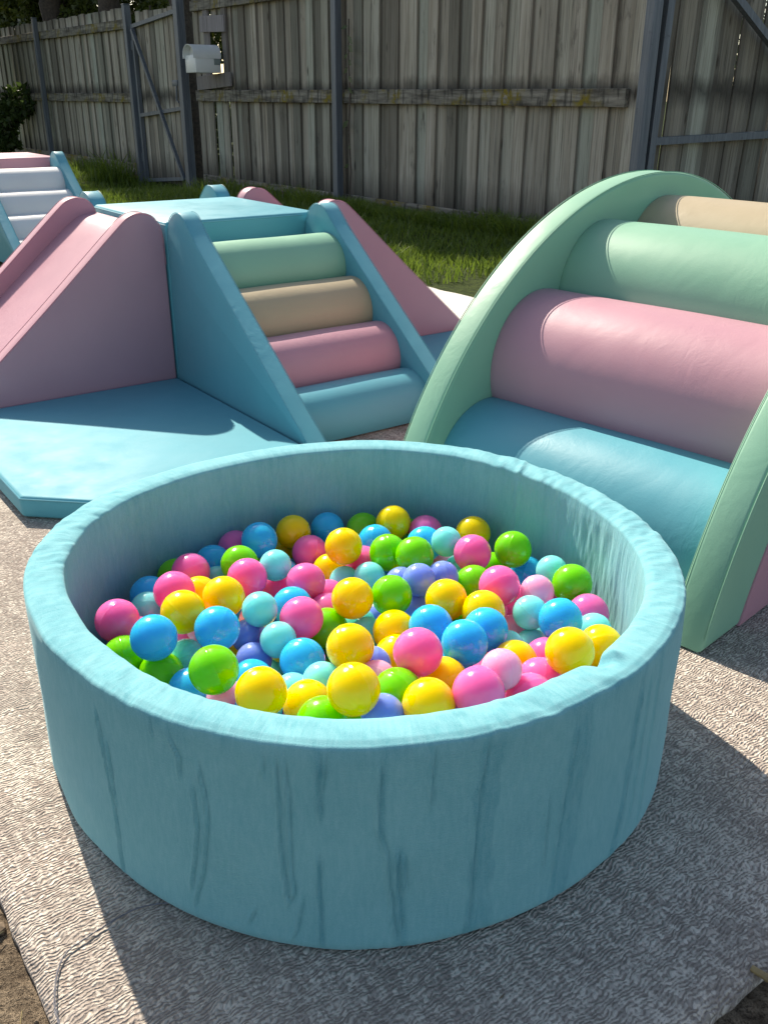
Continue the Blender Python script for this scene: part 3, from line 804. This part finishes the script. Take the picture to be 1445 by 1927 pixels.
# ------------------------------------------------------------------ arch climber
def build_arch():
    AL = -0.7967
    RA, ZC, TK, LX = 0.969, -0.265, 0.068, 0.724
    root = empty('arch_climber', (0.6608, 2.5644, RZ), AL)      # local x along the rolls, y along the arch
    zc = ZC - RZ
    a0 = math.acos(-zc / RA) if False else math.asin(-zc / RA)
    angs = np.linspace(a0, math.pi - a0, 97)
    arc = [(-RA * math.cos(a), zc + RA * math.sin(a)) for a in angs]
    arc[0] = (arc[0][0], 0.002); arc[-1] = (arc[-1][0], 0.002)
    for k, x0 in enumerate((0.0, LX)):
        me = prism_me('arch_panel', arc, x0, x0 + TK, 0.010, 4)
        p = link('arch_panel', me, MINT, root)
        for x in (x0 + 0.002, x0 + TK - 0.002):
            link('seam', tube_me('seam', [(x, y * 0.9985, z + 0.0003) for y, z in arc[1:-1]], 0.0011, 5), SEAM['g'], p)
        # pink inset half-round on the outer face
        r2 = RA - 0.125
        b0 = math.asin(-zc / r2)
        an2 = np.linspace(b0, math.pi - b0, 65)
        arc2 = [(-r2 * math.cos(a), zc + r2 * math.sin(a)) for a in an2]
        arc2[0] = (arc2[0][0], 0.004); arc2[-1] = (arc2[-1][0], 0.004)
        xx = (x0 - 0.004, x0 + 0.004) if k == 0 else (x0 + TK - 0.004, x0 + TK + 0.004)
        ip = link('side_inset', prism_me('side_inset', arc2, xx[0], xx[1], 0.002, 2), PINK, p)
        ip['label'] = 'pink half-round inset on the mint arch panel'
    mats = [BLUE, PINK, MINT, BEIGE, MINT, PINK, BLUE]
    degs = [63.0, 40.5, 19.0, -2.6, -24.2, -45.8, -67.0]
    for m, d in zip(mats, degs):
        cy = -0.742 * math.sin(R(d)); cz = zc + 0.742 * math.cos(R(d))
        link('roll', roll_me('roll', TK - 0.005, LX + 0.005, cy, cz, 0.171, 0.004, 72), m, root)
    core = [(-0.60 * math.cos(a), zc + 0.62 * math.sin(a)) for a in np.linspace(math.asin(-zc / 0.62) + 0.02, math.pi - math.asin(-zc / 0.62) - 0.02, 33)]
    link('foam_core', prism_me('foam_core', core, TK - 0.003, LX + 0.003, 0), BLUE, root)
    tag(root, 'mint arch climber with blue, pink, green and beige padded rolls', 'arch climber')
build_arch()

# ------------------------------------------------------------------ fence
def paling_mesh(w, h, seed, z0=0.0, th=0.016):
    r = random.Random(seed)
    v = []; f = []
    NS = 5
    for i in range(NS + 1):
        z = z0 + (h - z0) * i / NS
        ox = r.uniform(-0.003, 0.003); ww = w * (1 + r.uniform(-0.025, 0.02)); oy = r.uniform(-0.002, 0.002)
        zt = z + (r.uniform(-0.006, 0.012) if i in (0, NS) else 0)
        v += [(ox - ww / 2, oy, zt), (ox + ww / 2, oy + r.uniform(-0.002, 0.002), zt), (ox + ww / 2, oy + th, zt), (ox - ww / 2, oy + th, zt)]
    for i in range(NS):
        a = i * 4
        for k in range(4): f.append((a + k, a + (k + 1) % 4, a + 4 + (k + 1) % 4, a + 4 + k))
    f.append((3, 2, 1, 0)); b = NS * 4; f.append((b, b + 1, b + 2, b + 3))
    return mesh_np('paling', v, f)
PAL = {}
def paling(parent, x, y, w, z0, z1, rz=0.0):
    kk = (round(w, 3), round(z0, 2), round(z1, 2), random.randrange(5))
    if kk not in PAL:
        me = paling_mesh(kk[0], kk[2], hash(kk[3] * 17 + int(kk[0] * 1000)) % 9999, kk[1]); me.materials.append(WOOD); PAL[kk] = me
    o = link('paling', PAL[kk], None, parent, (x, y, 0), (0, R(random.gauss(0, 0.25)), rz + R(random.gauss(0, 1.6))))
    return o
def board(parent, name, x0, x1, y0, y1, z0, z1, mat, bev=0.003, roll=0.0):
    cx, cy, cz = (x0 + x1) / 2, (y0 + y1) / 2, (z0 + z1) / 2
    me = box_me(name, x0 - cx, x1 - cx, y0 - cy, y1 - cy, z0 - cz, z1 - cz, bev=bev, seg=1)
    return link(name, me, mat, parent, (cx, cy, cz), (0, roll, 0))
def post(parent, x, y, w, z1, z0=-0.2, name='post'):
    p = board(parent, name, x - w / 2, x + w / 2, y - w / 2, y + w / 2, z0, z1, STEEL, 0.004)
    board(p, 'post_cap', -w / 2 - 0.003, w / 2 + 0.003, -w / 2 - 0.003, w / 2 + 0.003, (z1 - z0) / 2 + 0.0005, (z1 - z0) / 2 + 0.012, STEEL, 0.003)
    return p

def pal_run(root, t0, t1, pitch=0.119, top=1.80, bottom=0.07, skip=()):
    n = int(round((t1 - t0) / pitch)); pt = (t1 - t0) / n
    for i in range(n):
        x = t0 + (i + 0.5) * pt
        if any(a < x < b for a, b in skip): continue
        back = i % 2                                    # lapped: every other paling sits behind its neighbours
        w = pt + 0.046 if back else pt - random.choice((0.006, 0.010, 0.014))
        paling(root, x, (0.0165 if back else 0.0) + random.uniform(0.0, 0.002), round(w, 3), bottom, top)

def build_fence():
    # far run
    r1 = empty('paling_fence', tuple(FF(-7.0, 0)), FA)
    pal_run(r1, -3.4, 2.40)
    for a, b in ((-3.4, -0.735), (-0.66, 2.40)):
        board(r1, 'rail', a, b, -0.042, -0.002, 0.80, 0.90, RAIL)
        board(r1, 'rail', a, b, -0.042, -0.002, 1.58, 1.68, RAIL)
    board(r1, 'plinth_board', -3.4, 2.40, -0.030, -0.002, -0.12, 0.115, RAIL)
    post(r1, -0.70, -0.075, 0.062, 1.84)
    tag(r1, 'far run of weathered grey paling fence left of the narrow gate', 'fence')
    # main run
    r2 = empty('paling_fence', tuple(FF(0, 0)), FA)
    hole = (-2.64, -2.39)
    pal_run(r2, -3.05, 2.80, skip=(hole,))
    # cut palings round the letterbox opening
    paling(r2, -2.581, 0.004, 0.118, 0.07, 0.99); paling(r2, -2.581, 0.004, 0.118, 1.53, 1.80)
    paling(r2, -2.448, 0.004, 0.118, 0.07, 0.99); paling(r2, -2.448, 0.004, 0.118, 1.53, 1.80)
    for a, b in ((-3.0, -0.355), (-0.285, 2.715)):
        board(r2, 'rail', a, b, -0.042, -0.002, 0.825, 0.930, RAIL)
        board(r2, 'rail', a, b, -0.042, -0.002, 1.66, 1.755, RAIL)
    board(r2, 'plinth_board', -2.98, 2.70, -0.032, -0.002, -0.12, 0.095, RAIL)
    post(r2, -0.318, -0.075, 0.066, 1.90)
    # boards framing the letterbox
    board(r2, 'upright_board', -2.76, -2.66, -0.030, -0.003, 0.94, 1.70, WOODB)
    board(r2, 'upright_board', -2.375, -2.285, -0.030, -0.003, 0.94, 1.70, WOODB)
    board(r2, 'patch_board', -2.78, -2.27, -0.056, -0.032, 1.455, 1.60, WOODB, roll=R(2))
    board(r2, 'patch_board', -2.93, -2.21, -0.056, -0.032, 0.945, 1.075, WOODB, roll=R(-3))
    tag(r2, 'long weathered grey paling fence with mossy rail behind the climbers', 'fence')

    # narrow gate, sagging a little at the hinge side
    g = empty('garden_gate', tuple(FF(-4.53, 0, -0.05)), FA)
    post(g, 0.0, -0.075, 0.075, 1.86)['label'] = 'steel hinge post of the narrow gate'
    post(g, 1.335, -0.075, 0.090, 1.98)['label'] = 'steel latch post of the narrow gate'
    tilt = 0.085
    x0, x1 = 0.085, 1.245
    for (a, b, c, d, nm) in ((x0 + .02, -0.02, x0 + .02, 1.66, 'frame_tube'), (x1 - .02, 0.06, x1 - .02, 1.76, 'frame_tube')):
        link(nm, tube_me(nm, [(a, -0.055, b), (c, -0.055, d)], 0.030, 4, square=True), STEEL, g)
    for z in (1.645, 0.715, -0.005):
        link('frame_bar', tube_me('frame_bar', [(x0 + .04, -0.055, z), (x1 - .04, -0.055, z + tilt)], 0.027, 4, square=True), STEEL, g)
    link('diagonal_brace', tube_me('diagonal_brace', [(x0 + .05, -0.082, 1.61), (x1 - .06, -0.082, 0.06)], 0.026, 4, square=True), STEEL, g)
    n = 9
    for i in range(n):
        x = x0 + 0.03 + (i + 0.5) * (x1 - x0 - 0.06) / n
        paling(g, x, -0.028, round((x1 - x0 - 0.06) / n - 0.005, 3), -0.01, 1.78)
    la = link('latch', box_me('latch', -0.06, 0.07, -0.015, 0.015, -0.03, 0.03, bev=0.004), STEEL, g, (x1 - 0.06, -0.10, 1.05))
    link('latch_handle', tube_me('latch_handle', [(0.02, 0, -0.02), (0.02, -0.01, -0.17), (0.07, -0.01, -0.19)], 0.010, 6), STEEL, la)
    for z in (0.25, 1.45):
        link('hinge', tube_me('hinge', [(0.045, -0.06, z - 0.05), (0.045, -0.06, z + 0.05)], 0.016, 8), STEEL, g)
    tag(g, 'narrow paling gate in a steel frame with diagonal brace, left of the letterbox', 'gate')

    # wide gate leaf standing open on the right
    gp = FF(2.775, 0)
    ga = R(30)
    w = empty('wide_gate', tuple(gp), ga)
    post(w, 0.0, -0.06, 0.070, 2.0)['label'] = 'heavy steel gate post at the end of the long fence'
    LW = 1.9; sag = 0.024
    link('frame_tube', tube_me('frame_tube', [(0.078, -0.06, 0.05), (0.118, -0.06, 1.80)], 0.036, 4, square=True), STEEL, w)
    link('frame_tube', tube_me('frame_tube', [(LW, -0.06, 0.08), (LW + 0.03, -0.06, 1.82)], 0.036, 4, square=True), STEEL, w)
    for z in (0.635, 1.76, 0.10):
        link('frame_bar', tube_me('frame_bar', [(0.115, -0.06, z), (LW - 0.02, -0.06, z + sag * LW)], 0.031, 4, square=True), STEEL, w)
    link('diagonal_brace', tube_me('diagonal_brace', [(0.13, -0.10, 1.735), (1.80, -0.10, 0.69)], 0.031, 4, square=True), STEEL, w)
    n = 10
    for i in range(n):                                  # loose boards with slits between them
        pw = (LW - 0.03) / n
        x = 0.03 + (i + 0.5) * pw
        o = paling(w, x, -0.02 + random.uniform(0, 0.006), round(pw - random.choice((0.006, 0.012, 0.009)), 3), 0.07, 1.80)
        o.rotation_euler[1] += R(1.2)
    tag(w, 'wide paling gate leaf with steel frame and brace, far right', 'gate')
build_fence()

# ------------------------------------------------------------------ letterbox
def build_mailbox():
    root = empty('mailbox', tuple(FF(-2.475, -0.062, 1.085)), FA)     # local y points away from the yard
    W2, D, HB, RT = 0.112, 0.275, 0.155, 0.116
    link('box_body', box_me('box_body', -W2, W2, -D, 0, 0, HB, bev=0.004), MAILW, root)
    bm = bmesh.new()
    n = 20; ro, ri = RT, RT - 0.004; y0, y1 = -D - 0.022, 0.005
    rings = []
    for y in (y0, y1):
        for r in (ro, ri):
            rings.append([bm.verts.new((-r * math.cos(math.pi * k / n) , y, HB + 0.002 + r * 0.82 * math.sin(math.pi * k / n))) for k in range(n + 1)])
    lo = []
    A, B, C, Dd = rings
    for k in range(n):
        bm.faces.new((A[k], A[k + 1], C[k + 1], C[k])); bm.faces.new((B[k], Dd[k], Dd[k + 1], B[k + 1]))
        bm.faces.new((A[k], B[k], B[k + 1], A[k + 1])); bm.faces.new((C[k], C[k + 1], Dd[k + 1], Dd[k]))
    for k in (0, n): bm.faces.new((A[k], C[k], Dd[k], B[k]))
    roof = link('box_roof', bm_mesh('box_roof', bm, R(40)), MAILW, root)
    board(roof, 'roof_skirt', -RT - 0.001, -RT + 0.003, y0, y1, HB - 0.028, HB + 0.003, MAILW, 0)
    board(roof, 'roof_skirt', RT - 0.003, RT + 0.001, y0, y1, HB - 0.028, HB + 0.003, MAILW, 0)
    back = [(-RT * 0.97 * math.cos(math.pi * k / 16), HB + RT * 0.79 * math.sin(math.pi * k / 16)) for k in range(17)]
    v = [(a, -D + 0.05, b) for a, b in back] + [(a, -D + 0.054, b) for a, b in back]
    f = [list(range(17)), list(range(17, 34))[::-1]] + [(k, 17 + k, 18 + k, k + 1) for k in range(16)]
    link('back_plate', mesh_np('back_plate', v, f), MAILW, root)
    link('paper_slot', box_me('paper_slot', W2 + 0.001, W2 + 0.004, -0.075, -0.005, HB - 0.085, HB - 0.030, bev=0.0), MAILG, root)
    tag(root, 'white metal letterbox with rounded roof fixed to the fence', 'letterbox')
build_mailbox()

# ------------------------------------------------------------------ vegetation
def leaf_cloud(name, centres, radii, n, size, mat, parent, seed):
    r = np.random.default_rng(seed)
    k = r.integers(0, len(centres), n)
    d = r.normal(size=(n, 3)); d /= np.linalg.norm(d, axis=1, keepdims=True)
    rad = np.cbrt(r.random(n)) * 0.55 + 0.45 * r.random(n) ** 0.3
    p = centres[k] + d * rad[:, None] * radii[k][:, None] * np.array([1, 1, 0.8])
    ax = r.normal(size=(n, 3)); ax[:, 2] -= 0.4; ax /= np.linalg.norm(ax, axis=1, keepdims=True)
    tn = np.cross(ax, r.normal(size=(n, 3))); tn /= np.linalg.norm(tn, axis=1, keepdims=True)
    nn = np.cross(ax, tn)
    s = size * (0.6 + 0.8 * r.random(n))[:, None]
    w = s * 0.30
    v = np.stack([p, p + ax * s * 0.45 + tn * w + nn * s * 0.06, p + ax * s, p + ax * s * 0.45 - tn * w + nn * s * 0.06], 1).reshape(-1, 3)
    f = np.arange(n * 4).reshape(n, 4)
    o = link(name, mesh_np(name, v, f), mat, parent)
    return o
def tree(loc, height, spread, base, n, mat, label, seed, name='leafy_tree', leaf=0.10, group='trees beyond the fence'):
    rr = random.Random(seed)
    root = empty(name, loc)
    pts = [(0, 0, -0.2)]; 
    for i in range(1, 7):
        pts.append((rr.uniform(-0.05, 0.05) * i, rr.uniform(-0.05, 0.05) * i, height * 0.72 * i / 6))
    tr = link('trunk', tube_me('trunk', pts, [0.10 * height / 4 * (1 - 0.13 * i) for i in range(7)], 8), BARK, root)
    cs = []; rs = []
    for k in range(26):
        a = rr.uniform(0, 6.28); z = base + (height - base) * rr.random() ** 0.8
        prof = math.sin(math.pi * min(1, max(0.06, (z - base) / (height - base) * 0.85 + 0.13))) ** 0.7
        rad = spread * prof * rr.uniform(0.25, 0.95)
        cs.append((rad * math.cos(a), rad * math.sin(a), z)); rs.append(spread * rr.uniform(0.22, 0.42))
        if k < 9:
            h0 = min(height * 0.7, z * rr.uniform(0.4, 0.75)); j = min(5, int(h0 / (height * 0.72) * 6)); b = pts[j]
            mid = ((b[0] + cs[-1][0]) / 2 + rr.uniform(-.1, .1), (b[1] + cs[-1][1]) / 2 + rr.uniform(-.1, .1), (b[2] + z) / 2 + 0.15)
            link('limb', tube_me('limb', [b, mid, cs[-1]], [0.035 * height / 4, 0.022 * height / 4, 0.008], 6), BARK, root)
    leaf_cloud('crown', np.array(cs), np.array(rs), n, leaf, mat, root, seed)
    tag(root, label, 'tree', group)
    return root
tree(tuple(FF(-9.9, 1.5)), 5.6, 1.7, 0.8, 24000, LEAF2, 'bright leafy tree above the far end of the fence, top left corner', 1)
tree(tuple(FF(-8.3, 0.5)), 8.6, 1.6, 2.7, 24000, LEAF2, 'leafy tree behind the far fence run, left of its post', 2)  # this and next two: heights and raised crowns shaped to shade the grass
tree(tuple(FF(-6.6, 0.6)), 8.0, 1.35, 2.7, 26000, LEAF, 'dark leafy tree behind the far fence run, between its post and the narrow gate', 3)
tree(tuple(FF(-4.6, 0.7)), 6.6, 1.2, 2.6, 26000, LEAF2, 'leafy tree just behind the narrow gate', 4)
tree(tuple(FF(-2.6, 0.65)), 6.4, 1.3, 2.4, 24000, LEAF, 'unseen leafy tree added behind the long fence to shade the grass, crown above the letterbox', 9)  # added out of view; its crown shades the grass along the fence
tree(tuple(FF(-0.7, 0.7)), 5.2, 1.15, 2.4, 20000, LEAF, 'unseen leafy tree added behind the middle post of the long fence to shade the grass', 10)  # another unseen tree, put in to darken the grass strip
tree((-2.9, 15.6, 0), 4.2, 1.7, 0.1, 18000, LEAF2, 'low leafy tree seen through the gap beside the letterbox', 5)
tree((1.6, 13.4, 0), 4.6, 1.9, 0.1, 12000, LEAF, 'low leafy tree glimpsed through slits in the long fence', 7)
tree((5.2, 11.6, 0), 4.6, 1.9, 0.1, 12000, LEAF, 'low leafy tree glimpsed through slits in the wide gate', 8)
tree(tuple(FF(-8.75, -0.85)), 2.7, 0.85, 0.1, 18000, LEAF, 'dark bushy shrub at the left edge in front of the fence', 6, 'bushy_shrub', 0.09, None)['category'] = 'shrub'

def hedge():
    root = empty('leafy_hedge', tuple(FF(-8.0, 0.55)), FA)
    rr = random.Random(12); cs = []; rs = []
    for k in range(90):
        x = rr.uniform(-4.6, 3.0); cs.append((x, rr.uniform(-0.12, 0.45), rr.uniform(0.8, 3.2 + 0.35 * math.sin(x * 2.1)))); rs.append(rr.uniform(0.25, 0.42))
    for k in range(9):
        x = -4.2 + k * 0.85
        link('stem', tube_me('stem', [(x, 0.1, -0.1), (x + rr.uniform(-.1, .1), 0.1, 0.9), (x + rr.uniform(-.2, .2), 0.1, 1.9)], [0.035, 0.028, 0.012], 6), BARK, root)
    leaf_cloud('foliage', np.array(cs), np.array(rs), 52000, 0.09, LEAF2, root, 77)
    tag(root, 'sunlit leafy hedge showing above the far fence run', 'hedge')
hedge()

def vine():
    root = empty('climbing_vine', tuple(FF(-0.19, -0.05)), FA)
    pts = [(0.0, 0.0, 0.0), (0.02, 0.01, 0.3), (0.0, 0.0, 0.6), (0.03, 0.0, 0.9), (0.01, 0, 1.15), (0.02, 0, 1.45)]
    link('stem', tube_me('stem', pts, 0.006, 5), BARK, root)
    r = random.Random(3); v = []; f = []
    for z in (0.35, 0.5, 0.95, 1.03, 1.10, 1.15, 1.2, 1.26, 1.33, 1.4, 0.7):
        s = r.choice((-1, 1)); a = r.uniform(-0.9, -0.2); L = r.uniform(0.07, 0.13); x = 0.015
        d = Vector((s * math.cos(a), r.uniform(-0.3, 0), math.sin(a))).normalized() * L; t = Vector((-d.z, 0, d.x)) * 0.22
        p = Vector((x, -0.01, z)); b = len(v)
        v += [p, p + d * 0.5 + t, p + d, p + d * 0.5 - t]; f.append((b, b + 1, b + 2, b + 3))
    link('leaves', mesh_np('leaves', v, f), LEAF, root)
    tag(root, 'thin vine climbing the fence beside its middle post', 'vine')
vine()

def blades(name, P, H, W, mat, label, seed):
    r = np.random.default_rng(seed); n = len(P)
    a = r.random(n) * 2 * math.pi; side = np.stack([np.cos(a), np.sin(a), 0 * a], 1)
    b = r.random(n) * 2 * math.pi; lean = np.stack([np.cos(b), np.sin(b), 0 * b], 1) * (H * (0.15 + 0.75 * r.random(n)))[:, None]
    upv = np.array([0, 0, 1.0])
    w = W[:, None] * side
    p1 = P + lean * 0.35 + upv * (H * 0.6)[:, None]
    p2 = P + lean + upv * (H * 0.95)[:, None]
    v = np.stack([P - w, P + w, p1 + w * 0.7, p1 - w * 0.7, p2], 1).reshape(-1, 3)
    k = np.arange(n) * 5
    q4 = np.stack([k, k + 1, k + 2, k + 3], 1); t3 = np.stack([k + 3, k + 2, k + 4], 1)
    me = bpy.data.meshes.new(name)
    me.vertices.add(len(v)); me.vertices.foreach_set('co', v.astype(np.float32).ravel())
    loops = np.concatenate([q4.ravel(), t3.ravel()]).astype(np.int32)
    me.loops.add(len(loops)); me.loops.foreach_set('vertex_index', loops)
    me.polygons.add(2 * n)
    me.polygons.foreach_set('loop_start', np.concatenate([np.arange(n) * 4, n * 4 + np.arange(n) * 3]).astype(np.int32))
    me.update(calc_edges=True); me.validate()
    return tag(link(name, me, mat), label, 'grass', kind='stuff')
def build_grass():
    P = []
    r = np.random.default_rng(8)
    def add(n, t0, t1, n0, n1):
        t = r.uniform(t0, t1, n); m = r.uniform(n0, n1, n)
        p = FB[None] + FU[None] * t[:, None] + FN[None] * m[:, None]
        rel = p - F0[None]; a = rel @ E1; b = rel @ E2
        ok = ~((a < 1.82) & (b < 1.95)) 
        clump = vnoise(p[:, 0] * 3, p[:, 1] * 3, seed=44)
        ok &= r.random(n) < (0.35 + 0.9 * clump)
        p = p[ok]; p[:, 2] = ground_z(p[:, 0], p[:, 1]) - 0.024
        P.append(p)
    add(26000, -1.5, 3.0, -2.6, -0.03)
    add(26000, -6.5, -1.5, -3.2, -0.03)
    add(9000, -0.6, 3.0, -0.35, -0.03)
    P = np.concatenate(P)
    n = len(P)
    H = 0.035 + 0.06 * r.random(n) * (0.4 + vnoise(P[:, 0] * 2.5, P[:, 1] * 2.5, seed=45))
    rel = P - FB[None]; m = rel @ FN
    H *= np.where(m > -0.35, 1.9, 1.0)
    blades('grass', P, H, 0.0028 + 0.003 * r.random(n), GRASS, 'green grass growing along the foot of the fence', 9)
    # a taller tuft by the narrow gate
    c = FF(-4.75, -0.35); k = 160
    Q = np.stack([c[0] + 0.12 * r.normal(size=k), c[1] + 0.12 * r.normal(size=k), 0 * np.ones(k)], 1); Q[:, 2] = ground_z(Q[:, 0], Q[:, 1]) - 0.03
    blades('grass_tuft', Q, 0.2 + 0.28 * r.random(k), 0.006 + 0.004 * r.random(k), GRASS, 'tall grass tuft at the foot of the narrow gate post', 10)
build_grass()

# ------------------------------------------------------------------ small things on the ground
def litter():
    r = np.random.default_rng(5)
    # soil clods and straw beside the near left edge of the rug
    v = []; f = []; 
    bm = bmesh.new(); bmesh.ops.create_icosphere(bm, subdivisions=1, radius=1.0)
    base = np.array([x.co[:] for x in bm.verts]); tri = [[x.index for x in p.verts] for p in bm.faces]; bm.free()
    for k in range(420):
        a = -1.06 - abs(r.normal()) * 0.16; b = r.uniform(-2.6, -0.4); c = EF(a, b)
        s = 0.0025 + 0.009 * r.random() ** 2.5
        p = base * (0.7 + 0.6 * r.random((len(base), 1))) * s * np.array([1, 1, 0.7]); o = len(v)
        v += (p + np.array([c[0], c[1], s * 0.2 - 0.018])).tolist(); f += [[q_ + o for q_ in t] for t in tri]
    tag(link('soil_clods', mesh_np('soil_clods', v, f), CLOD), 'brown soil clods along the left edge of the rug', 'soil', kind='stuff')
    v = []; f = []
    for k in range(170):
        a = -1.07 - abs(r.normal()) * 0.15; b = r.uniform(-2.6, -0.6); c = EF(a, b)
        g = r.random() * 6.28; L = 0.008 + 0.03 * r.random(); w = 0.0007
        d = np.array([math.cos(g), math.sin(g), r.uniform(-0.1, 0.25)]) * L / 2; n = np.array([-math.sin(g), math.cos(g), 0]) * w; z = np.array([0, 0, 0.0012])
        c = c + np.array([0, 0, -0.008 + 0.004 * r.random()]); o = len(v)
        v += [(c - d - n).tolist(), (c - d + n).tolist(), (c - d + z).tolist(), (c + d - n).tolist(), (c + d + n).tolist(), (c + d + z).tolist()]
        f += [[o, o + 3, o + 4, o + 1], [o + 1, o + 4, o + 5, o + 2], [o + 2, o + 5, o + 3, o]]
    tag(link('straw', mesh_np('straw', v, f), STRAW), 'scattered dry straw on the soil by the rug', 'straw', kind='stuff')
    v = []; f = []
    for k in range(70):
        a = r.uniform(-1.0, 0.9); b = r.uniform(-2.33, -0.3); c = EF(a, b)
        if math.hypot(c[0] - CX, c[1] - CY) < 0.47: continue
        g = r.random() * 6.28; L = 0.003 + 0.010 * r.random() ** 2; w = 0.0005 + 0.0016 * r.random()
        d = np.array([math.cos(g), math.sin(g), 0.12]) * L / 2; n = np.array([-math.sin(g), math.cos(g), 0.2]) * w
        c = c + np.array([0, 0, 0.0015]); o = len(v); up3 = np.array([0, 0, 0.0008])
        v += [(c - d).tolist(), (c + n).tolist(), (c + d).tolist(), (c - n).tolist(), (c + up3).tolist()]
        f += [[o, o + 1, o + 4], [o + 1, o + 2, o + 4], [o + 2, o + 3, o + 4], [o + 3, o, o + 4]]
    tag(link('leaf_litter', mesh_np('leaf_litter', v, f), CLOD), 'tiny dark bits of leaf litter scattered on the rug', 'leaf litter', kind='stuff')
    # twisted wire lying on the rug
    P = [(-.322,.600),(-.329,.640),(-.344,.669),(-.354,.708),(-.352,.735),(-.334,.757),(-.315,.776),(-.292,.795),(-.269,.803),(-.245,.806)]
    sp = []
    for i in range(len(P) - 1):
        p0 = P[max(0, i - 1)]; p1 = P[i]; p2 = P[i + 1]; p3 = P[min(len(P) - 1, i + 2)]
        for t in np.linspace(0, 1, 10, endpoint=False):
            q_ = [0.5 * (2 * p1[k] + (p2[k] - p0[k]) * t + (2 * p0[k] - 5 * p1[k] + 4 * p2[k] - p3[k]) * t * t + (3 * p1[k] - p0[k] - 3 * p2[k] + p3[k]) * t ** 3) for k in (0, 1)]
            sp.append(q_)
    root = empty('wire', (P[5][0], P[5][1], -0.001))
    for ph in (0, math.pi):
        pts = []
        for i, q_ in enumerate(sp):
            a = i * 0.9 + ph
            pts.append((q_[0] - P[5][0] + 0.0007 * math.cos(a), q_[1] - P[5][1] + 0.0005 * math.cos(a), 0.0030 + 0.0007 * math.sin(a)))
        link('strand', tube_me('strand', pts, 0.00065, 6), WIRE, root)
    tag(root, 'thin grey twisted wire curving across the rug at bottom left', 'wire')
    # concrete slab and bamboo stick at the near right corner
    s = empty('paving', tuple(EF(0.55, -2.68)), TH)
    for k, (x0, x1) in enumerate(((-0.62, -0.012), (0.0, 0.60))):
        link('concrete_slab', box_me('concrete_slab', x0, x1, -0.25, 0.282, -0.06, -0.009, bev=0.004), CONC, s)
    tag(s, kind='structure')
    st = link('bamboo_stick', tube_me('bamboo_stick', [(-0.035, 0, 0), (-0.02, 0, 0.0005), (-0.018, 0, 0.0005), (0.03, 0.002, 0), (0.10, 0.004, 0)], [0.0038, 0.0040, 0.0046, 0.0041, 0.0040], 8), BAMBOO, None, (0.436, 0.700, -0.0045), (0, 0, R(-45)))
    tag(st, 'short dry bamboo stick on the concrete at the bottom right corner', 'stick')
litter()

bpy.context.view_layer.update()
